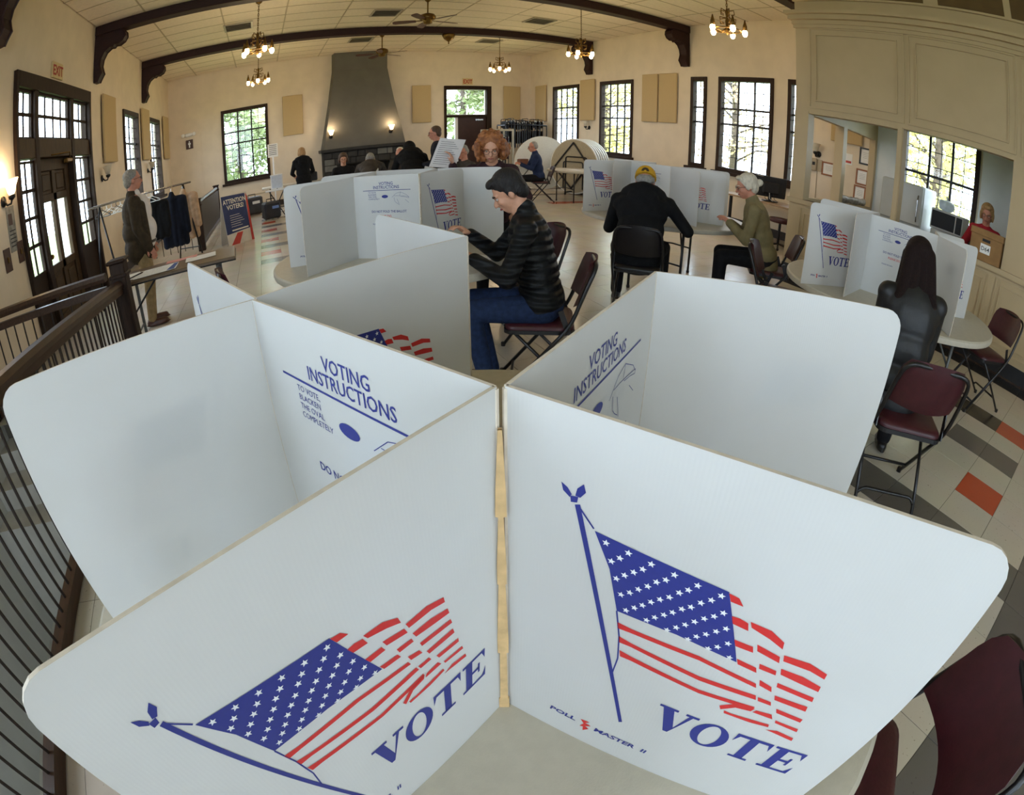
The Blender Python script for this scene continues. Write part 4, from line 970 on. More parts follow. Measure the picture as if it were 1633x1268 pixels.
for k in range(9):
    o = link('baluster', bal, g3); o.location = (-1.55-.15*k, 9.95, 0); o.scale = (1, 1, .98)
# wall handrail down the stairs
t = thing('wall_handrail', 'dark handrail on the wall of the stairwell behind the balusters', 'handrail', (0, 0, 0))
MB().tube([(XL+.07, 3.7, .62), (XL+.07, 1.0, -.9)], .024, 8).build('rail', m_trimh, t, True)
for f_ in (.1, .5, .9): MB().tube([(XL+.005, 3.7-2.7*f_, .58-1.52*f_), (XL+.07, 3.7-2.7*f_, .60-1.52*f_)], .01, 6).build('bracket', m_iron, t)
# ================================================================== people
def cap_mesh(bm, p0, r0, p1, r1, n=14, m=5):
    """tapered capsule"""
    p0, p1 = Vector(p0), Vector(p1); ax = p1-p0
    if ax.length < 1e-5: ax = Vector((0, 0, 1e-4))
    t = ax.normalized(); x = t.orthogonal().normalized(); y = t.cross(x); L = ax.length
    prof = [(-math.cos(math.pi/2*k/m)*r0, math.sin(math.pi/2*k/m)*r0) for k in range(m+1)]+[(L+math.sin(math.pi/2*k/m)*r1, math.cos(math.pi/2*k/m)*r1) for k in range(m+1)]
    rows = []
    for (h, r) in prof:
        rows.append([bm.verts.new(p0+t*h+(x*math.cos(2*math.pi*k/n)+y*math.sin(2*math.pi*k/n))*max(r, r0*.03)) for k in range(n)])
    for a, b in zip(rows[:-1], rows[1:]):
        for k in range(n): bm.faces.new((a[k], a[(k+1) % n], b[(k+1) % n], b[k]))
    bm.faces.new(rows[0][::-1]); bm.faces.new(rows[-1])
def ell_mesh(bm, c, r3, R=None, n=18, m=12):
    c = Vector(c); rows = []
    for i in range(m+1):
        a = math.pi*i/m; q = max(math.sin(a), .02)
        row = []
        for k in range(n):
            p = Vector((q*math.cos(2*math.pi*k/n)*r3[0], q*math.sin(2*math.pi*k/n)*r3[1], -math.cos(a)*r3[2]))
            row.append(bm.verts.new((R @ p if R is not None else p)+c))
        rows.append(row)
    for a, b in zip(rows[:-1], rows[1:]):
        for k in range(n): bm.faces.new((a[k], a[(k+1) % n], b[(k+1) % n], b[k]))
    bm.faces.new(rows[0][::-1]); bm.faces.new(rows[-1])
def blob(name, prims, vox, m, parent, smooth=4):
    """prims (capsules, ellipsoids) grown into ONE continuous surface"""
    bm = bmesh.new()
    for p in prims:
        if p[0] == 'c': cap_mesh(bm, *p[1:])
        else: ell_mesh(bm, *p[1:])
    me = bpy.data.meshes.new(name); bm.to_mesh(me); bm.free()
    o = bpy.data.objects.new(name, me); COL.objects.link(o)
    md = o.modifiers.new('r', 'REMESH'); md.mode = 'VOXEL'; md.voxel_size = vox; md.use_smooth_shade = True
    if smooth: ms = o.modifiers.new('s', 'SMOOTH'); ms.iterations = smooth; ms.factor = .5
    dg = bpy.context.evaluated_depsgraph_get(); dg.update()
    me2 = bpy.data.meshes.new_from_object(o.evaluated_get(dg)); me2.name = name
    bpy.data.objects.remove(o); bpy.data.meshes.remove(me)
    me2.materials.clear(); me2.materials.append(m)
    me2.polygons.foreach_set('use_smooth', [True]*len(me2.polygons))
    return link(name, me2, parent)
def ik(a, c, l1, l2, pole):
    a, c, pole = Vector(a), Vector(c), Vector(pole); d = c-a; L = d.length
    if L > (l1+l2)*.985: c = a+d.normalized()*(l1+l2)*.985; d = c-a; L = d.length
    x = (l1*l1-l2*l2+L*L)/(2*L); h = math.sqrt(max(l1*l1-x*x, 0)); t = d.normalized(); p = pole-t*pole.dot(t)
    p = p.normalized() if p.length > 1e-6 else t.orthogonal().normalized()
    return a+t*x+p*h, c
m_eyew = mat('eye_white', srgb(180, 168, 158), .3, noise=.02); m_eyed = mat('eye_iris', srgb(50, 36, 26), .25, noise=.1); m_lip = mat('lip_skin', srgb(150, 74, 66), .5, noise=.1)
m_lens = mat('spectacle_wire', srgb(36, 30, 26), .4, metal=.4)
def skin(name, c): return mat(name, c, .55, noise=.10, nscale=30, bump=.05, bscale=140, col2=None)
sk_light = skin('fair_skin', srgb(206, 152, 122)); sk_pink = skin('ruddy_skin', srgb(200, 136, 110))
def cloth(name, c, b=.5, n=.2, sc_=14): return mat(name, c, .85, noise=n, nscale=sc_, bump=b, bscale=sc_*1.5, spec=.2)
def person(label, loc, az, sit=True, s=1.0, lean=10, head=(0, 0), hands=None, skin_m=sk_light, top=None, legs=None, shoe=None, hair=None, hair_m=None, extra=(), vox=.010, seat=.48, knee_w=.10, ank_dy=0.0, belly=0.0, bend=0.0, pole=None, curl=.9, tw=1.0, roll=0.0):
    """local frame: +y the way the person faces, +x to the person's right"""
    t = thing('person', label, 'person', (loc[0], loc[1], 0), -math.radians(az))
    V = Vector
    hipz = (seat+.085*s) if sit else .90*s
    if bend: hipz = .86*s
    P = V((0, 0, hipz)); la = math.radians(lean)
    d = V((math.sin(math.radians(roll)), math.sin(la), math.cos(la))).normalized(); back = V((0, -math.cos(la), math.sin(la))); rt = V((1, 0, 0))
    la2 = la*1.25; d2 = V((math.sin(math.radians(roll)), math.sin(la2), math.cos(la2))).normalized()
    W = P+d*.20*s; C = P+d*.36*s; N = C+d2*.15*s; hb = C+d2*.235*s
    Rt = Matrix(((1, 0, 0), (0, math.cos(la), math.sin(la)), (0, -math.sin(la), math.cos(la))))
    hy, hp = math.radians(head[0]), math.radians(head[1])
    HR = Matrix.Rotation(hy, 3, 'Z') @ Matrix.Rotation(-hp, 3, 'X')
    hc = hb+HR @ V((0, .012, .105))*s
    H = lambda x, y, z: hc+HR @ (V((x, y, z))*s)
    E = lambda x, y, z, rx, ry, rz: ('e', H(x, y, z), (rx*s, ry*s, rz*s), HR)
    bp = [E(0, -.012, .03, .074, .094, .088), E(0, .022, -.03, .058, .066, .078), E(0, .052, -.085, .030, .028, .026), ('c', H(0, .086, .006), .009*s, H(0, .106, -.030), .0145*s), E(0, .075, .020, .054, .02, .014),
          E(.076, -.012, -.010, .012, .022, .034), E(-.076, -.012, -.010, .012, .022, .034), E(.036, .062, -.025, .022, .022, .026), E(-.036, .062, -.025, .022, .022, .026), ('c', H(-.018, .083, -.058), .008*s, H(.018, .083, -.058), .008*s), ('c', H(-.014, .080, -.070), .009*s, H(.014, .080, -.070), .009*s), ('c', H(0, -.02, -.05), .052*s, N-d2*.02, .058*s)]
    sw = .165*s*tw
    shL, shR = N-d*.035*s-rt*sw, N-d*.035*s+rt*sw
    torso = [('e', C+d*.01, (.155*s*tw, .108*s, .19*s), Rt), ('e', W+V((0, belly*.5, 0)), (.14*s*tw+belly*.3, .11*s+belly*.6, .16*s), Rt), ('e', P+d*.03, (.165*s*tw, .118*s, .12*s), Rt), ('c', shL, .052*s, shR, .052*s)]
    bp += torso
    # arms
    hands = hands or {}
    arms = {}
    for sd, sh in ((-1, shL), (1, shR)):
        tgt = hands.get('L' if sd < 0 else 'R', (sd*.24, .06, hipz-.02 if not sit else hipz+.05)); tgt = V(tgt)
        pl = V((pole[0]*sd, pole[1], pole[2])) if pole else V((sd*.5, -.5, -.7))
        el, wr = ik(sh, tgt, .29*s, .255*s, pl); arms[sd] = (sh, el, wr)
        bp += [('c', sh, .046*s, el, .036*s), ('c', el, .036*s, wr, .025*s)]
        f = (wr-el).normalized(); upn = V((0, 0, 1)) if abs(f.z) < .85 else V((-sd, 0, 0)); n_ = (upn-f*upn.dot(f)).normalized(); sdv = f.cross(n_)*(1)
        kn = wr+f*.085*s
        R_ = Matrix((sdv, f, n_)).transposed()
        bp.append(('e', wr+f*.045*s, (.040*s, .052*s, .017*s), R_))
        inn = sdv*(-sd) if (sdv.x*sd > 0) else sdv*(1 if sdv.x*-sd > 0 else -1)
        for i, (o_, ln) in enumerate(((-.030, .062), (-.010, .074), (.010, .070), (.029, .054))):
            b0 = kn+inn*(-o_)*s; q = curl*.55; b1 = b0+(f*math.cos(q)-n_*math.sin(q))*ln*.5*s; q2 = curl*1.25; b2 = b1+(f*math.cos(q2)-n_*math.sin(q2))*ln*.55*s
            bp += [('c', b0, .0092*s, b1, .0085*s), ('c', b1, .0085*s, b2, .007*s)]
        th0 = wr+f*.025*s+inn*.034*s; th1 = th0+(f*.7+inn*.55-n_*.35).normalized()*.036*s; th2 = th1+(f*.9-n_*.45).normalized()*.028*s
        bp += [('c', th0, .013*s, th1, .0105*s), ('c', th1, .0105*s, th2, .0085*s)]
    # legs
    lg = {}
    for sd in (-1, 1):
        hip = P+rt*sd*.085*s-V((0, 0, .02))
        if sit:
            kn = V((sd*(knee_w+.02), .43*s, seat+.055)); an = V((sd*(knee_w+.03), .43*s+ank_dy, .085))
        else:
            kn = hip+V((sd*.012, .02+bend*.02, -.43*s)); an = V((hip.x+sd*.02, -.02, .085)); kn = V((hip.x+sd*.012, .03, .49*s))
        lg[sd] = (hip, kn, an); bp += [('c', hip, .078*s, kn, .052*s), ('c', kn, .052*s, an, .036*s), ('c', an+V((0, -.02, -.04)), .03*s, an+V((sd*.01, .13*s, -.058)), .026*s)]
    body = blob('body', bp, min(vox, .009), skin_m, t, 3)
    # face details
    for sd in (-1, 1):
        e = MB().sphere(H(sd*.031, .0725, .001), .0112*s, 10, 8).build('eye', m_eyew, t, True); MB().sphere(H(sd*.031, .0795, .000), .0056*s, 8, 6).build('iris', m_eyed, e, True)
        if hair_m: MB().tube([H(sd*.014, .092, .020), H(sd*.032, .090, .027), H(sd*.05, .078, .022)], .0042*s, 6).build('eyebrow', hair_m, t, True)
    MB().tube([H(-.024, .083, -.063), H(-.010, .0935, -.060), H(0, .0945, -.062), H(.010, .0935, -.060), H(.024, .083, -.063)], .0048*s, 6, radii=[.002*s, .0055*s, .006*s, .0055*s, .002*s]).build('lips', m_lip, t, True)
    g = .020
    if top:
        tp = [(k[0], k[1], tuple(x+g for x in k[2]), k[3]) if k[0] == 'e' else ('c', k[1], k[2]+g*.7, k[3], k[4]+g*.7) for k in torso]
        if not sit or 'long' in extra: tp.append(('e', P-d*.06, (.172*s*tw, .13*s, .15*s), Rt))
        for sd in (-1, 1):
            sh, el, wr = arms[sd]; tp += [('c', sh, .062*s, el, .053*s), ('c', el, .053*s, wr-(wr-el).normalized()*.012, .041*s)]
        tp.append(('c', N-d2*.05*s, .085*s, N+d2*.0, .068*s))
        for sh in (shL, shR): tp.append(('c', N-d2*.01*s, .062*s, sh, .062*s))
        if 'jacket' in extra or 'hood' in extra: tp.append(('e', C+d*.06*s, (.196*s*tw, .115*s, .125*s), Rt))
        if 'collar' in extra: tp.append(('c', N-d2*.02*s+V((0, -.012, 0)), .080*s, N+d2*.062*s+V((0, -.014, 0)), .068*s))
        if 'hood' in extra:
            ring = [N+d2*(.045-.03*abs(math.sin(q)))*s+rt*.135*s*math.sin(q)+back*(.025+.085*math.cos(q))*s for q in [math.radians(x) for x in (-120, -80, -40, 0, 40, 80, 120)]]
            for q0, q1 in zip(ring[:-1], ring[1:]): tp.append(('c', q0, .066*s, q1, .066*s))
            tp.append(('e', N-d*.04*s+back*.12*s, (.13*s, .06*s, .10*s), Rt))
        if 'hood_up' in extra: tp += [E(0, -.05, .0, .105, .105, .13)]
        if 'quilt' in extra:
            for k in range(9):
                q = P+d*(.00+.052*k)*s
                tp.append(('e', q+(V((0, .0, 0))), ((.172-.0006*abs(k-6)**2)*s*tw, .134*s, .030*s), Rt))
            for sd in (-1, 1):
                sh, el, wr = arms[sd]
                for k in range(6): q = sh.lerp(el, k/5.5); tp.append(('e', q, (.060*s, .060*s, .034*s), (el-sh).to_track_quat('Z', 'Y').to_matrix()))
                for k in range(5): q = el.lerp(wr, .08+k/5.8); tp.append(('e', q, (.052*s-.002*k, .052*s-.002*k, .032*s), (wr-el).to_track_quat('Z', 'Y').to_matrix()))
        blob('jacket' if 'jacket' in extra or 'quilt' in extra or 'hood' in extra else 'top', tp, vox, top, t, 5 if 'quilt' not in extra else 2)
    if legs:
        tp = [('e', P-d*.0, (.176*s*tw, .132*s, .125*s), Rt)]
        for sd in (-1, 1):
            hip, kn, an = lg[sd]; tp += [('c', hip, .094*s, kn, .068*s), ('c', kn, .066*s, an+V((0, 0, .0)), .054*s)]
        blob('trousers', tp, vox, legs, t, 4)
    if shoe:
        for sd in (-1, 1):
            hip, kn, an = lg[sd]; blob('shoe', [('c', V((an.x, an.y-.035, .040)), .038*s, V((an.x+sd*.012, an.y+.155*s, .034)), .033*s), ('c', V((an.x, an.y-.01, .05)), .042*s, V((an.x, an.y, .10)), .042*s), ('e', V((an.x+sd*.006, an.y+.06, .016)), (.045*s, .15*s, .016), None)], min(vox, .008), shoe, t, 3)
    # hair
    hp_ = []
    if hair == 'short': hp_ = [E(0, -.026, .046, .083, .092, .084), E(0, -.06, -.01, .074, .052, .07), E(.070, -.025, .01, .014, .03, .04), E(-.070, -.025, .01, .014, .03, .04)]
    if hair == 'quiff': hp_ = [E(0, -.024, .055, .086, .094, .088), E(0, -.062, -.005, .077, .052, .075), E(0, .050, .094, .060, .044, .030), E(.02, .074, .088, .030, .022, .020), E(-.03, .070, .092, .028, .022, .020), E(.072, -.015, .012, .014, .030, .048), E(-.072, -.015, .012, .014, .030, .048)]
    if hair == 'thin': hp_ = [E(0, -.050, .010, .080, .066, .072), E(.071, -.03, .012, .013, .036, .036), E(-.071, -.03, .012, .013, .036, .036), E(0, -.03, .064, .072, .078, .060)]
    if hair == 'nape': hp_ = [E(0, -.062, -.012, .074, .044, .058), E(.072, -.03, -.002, .012, .030, .034), E(-.072, -.03, -.002, .012, .030, .034)]
    if hair == 'bob': hp_ = [E(0, -.028, .046, .094, .100, .092), E(0, -.068, -.035, .088, .056, .085), E(.082, -.02, -.02, .022, .045, .065), E(-.082, -.02, -.02, .022, .045, .065), E(0, .058, .095, .066, .036, .026)]
    if hair == 'bun': hp_ = [E(0, -.026, .046, .086, .098, .088), E(0, -.062, -.01, .076, .058, .075), E(0, .055, .092, .06, .03, .024), E(.0, -.135, .015, .032, .04, .036), E(.074, -.01, .01, .016, .04, .045), E(-.074, -.01, .01, .016, .04, .045)]
    if hair == 'long': hp_ = [E(0, -.028, .044, .086, .098, .090)]+[('c', H(x, -.06, .02), .05*s, hb+V((x*1.7, -.085, -.10)), .04*s) for x in (-.05, -.02, .02, .05)]+[('c', hb+V((x*1.7, -.085, -.10)), .038*s, hb+V((x*1.9, -.105, -.25-.05*math.cos(x*30))), .022*s) for x in (-.055, -.03, 0, .03, .055)]+[('c', H(sd*.074, -.02, .02), .028*s, hb+V((sd*.10, -.06, -.14)), .034*s) for sd in (-1, 1)]
    if hair == 'curly':
        rnd = random.Random(4)
        hp_ = [E(0, -.03, .05, .105, .10, .09), E(.098, -.03, -.02, .046, .07, .10), E(-.098, -.03, -.02, .046, .07, .10), E(0, -.08, -.03, .10, .055, .11)]
        for k in range(130):
            a = rnd.uniform(0, 2*math.pi); b = rnd.uniform(-.75, 1.0); r_ = .128+rnd.uniform(-.012, .016)
            p = V((math.cos(a)*r_*math.cos(b*1.2), math.sin(a)*r_*.85*math.cos(b*1.2)-.035, b*.135+.01))
            if p.y > .035 and p.z < .085: p.x = math.copysign(max(abs(p.x), .10), p.x); p.y = min(p.y, .05)
            hp_.append(('c', H(*p), .019*s, H(p.x*1.08, p.y*1.04, p.z-.026), .012*s))
    if hp_: blob('hair', hp_, .006 if vox < .011 else .008, hair_m, t, 2)
    if hair == 'long':
        pass
    if 'glasses' in extra:
        gl = MB()
        for sd in (-1, 1):
            gl.tube([H(sd*.033+.023*math.cos(q), .098-abs(.023*math.cos(q)*.12), .0+.019*math.sin(q)) for q in [2*math.pi*k/14 for k in range(14)]], .0018*s, 5, True)
            gl.tube([H(sd*.056, .094, .004), H(sd*.078, .06, .008), H(sd*.084, -.02, .004)], .0018*s, 5)
        gl.tube([H(-.010, .100, .003), H(.010, .100, .003)], .0018*s, 5); gl.build('glasses', m_lens, t, True)
    t['_h'] = 0; del t['_h']
    return t, H, arms
m_bj = cloth('black_quilted_nylon', srgb(26, 27, 28), .35, .25, 18); m_jean = cloth('dark_blue_denim', srgb(34, 48, 78), .4, .25, 40); m_brsh = mat('brown_shoe_leather', srgb(86, 50, 36), .45, noise=.3, nscale=18)
m_blk = cloth('black_wool', srgb(20, 20, 21), .5, .25, 22); m_blkt = cloth('black_trouser_cloth', srgb(24, 24, 27), .4, .2, 25); m_bksh = mat('black_shoe_leather', srgb(20, 20, 21), .35, noise=.2, nscale=12)
m_khaki = cloth('khaki_cotton', srgb(150, 128, 92), .5, .2, 16); m_blaz = cloth('dark_olive_brown_blazer', srgb(62, 52, 38), .45, .22, 22); m_shirt = cloth('white_shirt_cotton', srgb(226, 216, 206), .4, .08, 16)
m_tan = cloth('olive_tan_coat', srgb(134, 122, 88), .5, .15, 12); m_leather = mat('black_leather', srgb(20, 20, 21), .5, noise=.25, nscale=14, bump=.35, bscale=20); m_greyc = cloth('grey_brown_jacket', srgb(70, 64, 58), .5, .2, 14); m_navy = cloth('navy_jacket', srgb(36, 48, 78), .4, .2, 18); m_red = cloth('red_knit', srgb(170, 44, 52), .5, .2, 20); m_plaid = cloth('grey_patterned_vest', srgb(110, 100, 94), .5, .6, 45)
hm_dark = mat('near_black_hair', srgb(20, 14, 12), .65, noise=.4, nscale=40, bump=.9, bscale=110, stretch=(1, 1, .35)); hm_grey = mat('grey_hair', srgb(150, 146, 138), .6, noise=.25, nscale=50, bump=.9, bscale=120); hm_white = mat('white_hair', srgb(214, 204, 184), .6, noise=.15, nscale=50, bump=.9, bscale=120, stretch=(1, 1, .4))
hm_red = mat('auburn_curly_hair', srgb(176, 112, 62), .6, noise=.45, nscale=35, bump=1.0, bscale=60, col2=srgb(120, 68, 34)); hm_long = mat('dark_auburn_hair', srgb(28, 13, 9), .65, spec=.2, noise=.4, nscale=30, bump=.8, bscale=60, stretch=(5, 5, .25)); hm_blond = mat('blond_hair', srgb(176, 136, 88), .6, noise=.3, nscale=40, bump=.8, bscale=90); hm_brown = mat('brown_hair', srgb(84, 62, 46), .6, noise=.3, nscale=40, bump=.8, bscale=90)

_n = m_bj.node_tree.nodes; _l = m_bj.node_tree.links
_w = _n.new('ShaderNodeTexWave'); _w.bands_direction = 'Z'; _w.inputs['Scale'].default_value = 6.2; _w.inputs['Distortion'].default_value = 1.2; _w.inputs['Detail'].default_value = 1
_tc = _n.new('ShaderNodeTexCoord'); _l.new(_tc.outputs['Object'], _w.inputs['Vector']); _b = _n.new('ShaderNodeBump'); _b.inputs['Strength'].default_value = .6; _b.inputs['Distance'].default_value = .03
_l.new(_w.outputs[0], _b.inputs['Height']); _p = _n['Principled BSDF']; _old = _p.inputs['Normal'].links[0].from_socket; _l.new(_old, _b.inputs['Normal']); _l.new(_b.outputs[0], _p.inputs['Normal']); _p.inputs['Roughness'].default_value = .5
# the man in the quilted jacket, writing
pj, Hj, aj = person('seated man in a black quilted jacket writing at the second table', (1.41, 2.46), -62, True, .94, 12, (0, 34), {'R': (.10, .42, .93), 'L': (-.10, .38, .83)}, sk_light, m_bj, m_jean, m_brsh, 'quiff', hm_dark, ('quilt', 'collar'), .009, ank_dy=-.10, knee_w=.09, tw=1.12)
t = thing('pen', 'thin pen in the hand of the man in the quilted jacket', 'pen', pj.matrix_basis @ Vector((.085, .60, .86))); MB().tube([(0, 0, -.05), (.02, .02, .07)], .004, 6).build('barrel', m_blackm, t)
# the man in the yellow cap, from behind
pc, Hc, ac = person('seated man in a yellow cap and black hooded coat', (2.82, 3.34), 44, True, 1.02, 33, (0, 34), {'R': (.30, .40, .84), 'L': (-.14, .46, .86)}, sk_pink, m_blk, m_blkt, m_bksh, 'nape', hm_grey, ('hood', 'long'), .011, tw=1.32, pole=(.55, -.35, -.6), knee_w=.18)
m_cap = cloth('mustard_yellow_cap', srgb(206, 158, 44), .3, .12, 40)
def local_of(person_obj, p): return p
t = thing('cap', 'mustard yellow baseball cap with a strap opening at the back', 'cap', (0, 0, 0)); t.matrix_basis = pc.matrix_basis.copy()
crown = []
cm_ = MB(); V = []; F = []; n = 24; rows = 8
for i in range(rows+1):
    a = math.pi/2*i/rows
    for k in range(n): q = 2*math.pi*k/n; p = Hc(.096*math.cos(q)*math.cos(a)**.7, -.016+.116*math.sin(q)*math.cos(a)**.7, .020+.112*math.sin(a)); V.append(p)
for i in range(rows):
    for k in range(n): F.append((i*n+k, i*n+(k+1) % n, (i+1)*n+(k+1) % n, (i+1)*n+k))
F.append(tuple(range(n))[::-1]); autosmooth(cm_.add(V, F).build('crown', m_cap, t), 60)
MB().add(*(lambda: ([Hc(x*.075*(1-.25*(j/4)**2 if False else 1), .085+.022*j*(1-.25*x*x), .045-.004*j-(.012*x*x)+e) for e in (0, .006) for j in range(4) for x in (-1, -.5, 0, .5, 1)], [(j*5+i, j*5+i+1, j*5+5+i+1, j*5+5+i) for j in range(3) for i in range(4)]+[(20+j*5+i, 20+j*5+5+i, 20+j*5+5+i+1, 20+j*5+i+1) for j in range(3) for i in range(4)]))()).build('brim', m_cap, t)
MB().add([Hc(.034*math.cos(q), -.016-.1175*math.cos(.034*math.cos(q)*9*.9), .030+.036*math.sin(q)) for q in [math.pi*k/10 for k in range(11)]]+[Hc(.034*math.cos(q), -.012-.1085, .030+.036*math.sin(q)) for q in [math.pi*k/10 for k in range(11)]], [tuple(range(11))]+[(k, k+1, 12+k, 11+k) for k in range(10)]).build('strap_opening', mat('cap_opening_shadow_cloth', srgb(60, 44, 20), .8), t)
MB().sphere(Hc(0, -.012, .134), .008, 8, 6).build('button', m_cap, t)
# the white-haired woman
person('seated white-haired woman in glasses and an olive tan coat', (4.04, 2.92), -44, True, .98, 18, (8, 18), {'R': (.06, .36, .84), 'L': (-.06, .38, .85)}, sk_pink, m_tan, m_blkt, m_bksh, 'bun', hm_white, ('glasses', 'collar', 'long', 'jacket'), .010)
# the long-haired woman from behind
person('seated long-haired woman in a black leather jacket, seen from behind', (2.50, .80), 58, True, .92, 14, (0, 26), {'R': (.11, .34, .83), 'L': (-.11, .34, .83)}, sk_light, m_leather, m_blkt, m_bksh, 'long', hm_long, ('jacket', 'long'), .009, pole=(.08, -.25, -1), tw=.95)
# the standing man at the left
pl_, Hl, al_ = person('standing grey-haired man in a dark blazer and khaki trousers', (-1.45, 5.60), 80, False, .98, -2, (12, 0), {'R': (.20, .10, .84), 'L': (-.22, .10, .84)}, sk_pink, None, m_khaki, m_brsh, 'short', hm_grey, ('glasses',), .010, belly=.0, tw=1.05)
# shirt and open blazer
P_ = Vector((0, 0, .885))
blob('shirt', [('e', P_+Vector((0, .055, .33)), (.150, .115, .19), None), ('e', P_+Vector((0, .055, .13)), (.160, .15, .17), None), ('e', P_+Vector((0, .05, .0)), (.155, .125, .09), None), ('c', P_+Vector((0, .0, .44)), .075, P_+Vector((0, .0, .53)), .060)], .010, m_shirt, pl_, 4)
tp = [('e', P_+Vector((0, -.045, .33)), (.205, .13, .21), None), ('e', P_+Vector((0, -.045, .14)), (.205, .155, .17), None), ('e', P_+Vector((0, -.045, -.04)), (.215, .155, .18), None), ('c', P_+Vector((-.17, 0, .45)), .065, P_+Vector((.17, 0, .45)), .065), ('c', P_+Vector((0, -.03, .46)), .085, P_+Vector((0, -.035, .525)), .074)]
for sd in (-1, 1):
    sh, el, wr = al_[sd]; tp += [('c', sh, .066, el, .058), ('c', el, .058, wr, .047), ('c', P_+Vector((sd*.125, .06, .40)), .05, P_+Vector((sd*.165, .10, -.12)), .045)]
blob('blazer', tp, .010, m_blaz, pl_, 5)
MB().tube([(.165*math.cos(q), .035+.135*math.sin(q), .885) for q in [2*math.pi*k/24 for k in range(24)]], .016, 6, True).build('belt', m_bksh, pl_)
# the curly-haired woman leaning over the second table, with a printed sheet
pw = RD(783, 243, 4.05)
def to_local(loc, az, p): a_ = math.radians(az); dx, dy = p.x-loc[0], p.y-loc[1]; return (dx*math.cos(a_)-dy*math.sin(a_), dx*math.sin(a_)+dy*math.cos(a_), p.z)
ph_ = RD(722, 263, 4.30); hand_r = to_local((pw.x+.12, pw.y+.23), 207, ph_)
person('auburn curly-haired woman in glasses looking down behind the second table', (pw.x+.12, pw.y+.23), 207, False, .915, 24, (0, 18), {'R': hand_r, 'L': (-.2, .30, .9)}, sk_light, cloth('dark_pattern_blouse', srgb(60, 40, 44), .4, .5, 30), m_blkt, m_bksh, 'curly', hm_red, ('glasses',), .010)
# the people at the check-in tables
person('man with glasses standing in a dark suit behind the printed sheet', (2.83, 8.35), -70, False, 1.0, 6, (0, 6), {'R': (.1, .35, 1.05), 'L': (-.1, .35, 1.05)}, sk_pink, cloth('dark_suit_cloth', srgb(34, 34, 40), .3), m_blkt, m_bksh, 'short', hm_brown, ('glasses', 'jacket'), .013)
person('person in a black hooded jacket bending over the check-in table', (2.35, 8.25), 8, False, 1.04, 48, (0, 45), {'R': (.2, .62, .86), 'L': (-.2, .62, .86)}, sk_light, m_blk, m_blkt, m_bksh, 'short', hm_dark, ('hood', 'hood_up', 'jacket'), .013, bend=.3, tw=1.25)
person('man in a grey-brown jacket stooping over the check-in table', (1.70, 8.60), 12, False, 1.0, 56, (0, 50), {'R': (.2, .62, .86), 'L': (-.2, .62, .86)}, sk_light, m_greyc, m_blkt, m_bksh, 'thin', hm_grey, ('jacket',), .013, bend=.3, tw=1.1)
ps_ = RD(548, 262, 10.6); person('seated poll worker with brown hair in front of the fireplace', (ps_.x, ps_.y+.06), 185, True, .98, 6, (0, 12), {'R': (.15, .4, .84), 'L': (-.15, .4, .84)}, sk_light, m_blk, m_blkt, m_bksh, 'bob', hm_brown, ('glasses',), .013)
ps_ = RD(640, 246, 10.4); person('seated person half hidden behind the black hooded jacket', (ps_.x, ps_.y+.05), 200, True, 1.0, 8, (0, 15), {'R': (.12, .4, .86), 'L': (-.15, .4, .84)}, sk_pink, m_greyc, m_blkt, m_bksh, 'thin', hm_white, (), .013)
ps_ = RD(744, 246, 8.6); person('seated grey-haired person glimpsed beside the printed sheet', (ps_.x+.05, ps_.y+.05), 250, True, 1.0, 8, (0, 12), None, sk_pink, m_greyc, m_blkt, m_bksh, 'thin', hm_grey, ('glasses',), .013)
person('standing blond person in a long black coat by the end-wall window', (.86, 12.2), -8, False, .93, 8, (0, 10), {'R': (.16, .30, .95), 'L': (-.16, .30, .95)}, sk_light, m_blk, m_blkt, m_bksh, 'bob', hm_blond, ('long', 'hood', 'jacket'), .013, tw=1.15)
pb = RD(853, 243, 12.0); person('seated older man in a navy jacket at the far small table', (pb.x+.10, pb.y-.02), -70, True, 1.03, 10, (0, 8), {'R': (.05, .42, .88), 'L': (-.12, .42, .86)}, sk_pink, m_navy, m_blkt, m_bksh, 'thin', hm_grey, ('glasses', 'jacket', 'collar'), .012)
person('woman in a red top and patterned vest standing inside the kitchen', (6.62, 1.36), 262, False, .99, 6, (0, 14), {'R': (.20, .26, 1.12), 'L': (-.20, .26, 1.12)}, sk_pink, m_red, m_blkt, m_bksh, 'bob', hm_blond, ('glasses',), .011)
t = kids(bpy.data.objects[[o.name for o in bpy.data.objects if o.name.startswith('person')][-1]])
wv = [o for o in bpy.data.objects if o.get('label', '').startswith('woman in a red top')][0]
blob('vest', [('e', Vector((0, .03, 1.25)), (.186, .152, .20), None), ('e', Vector((0, .03, 1.07)), (.186, .156, .17), None), ('e', Vector((0, .02, .92)), (.20, .16, .12), None)], .011, m_plaid, wv, 4)
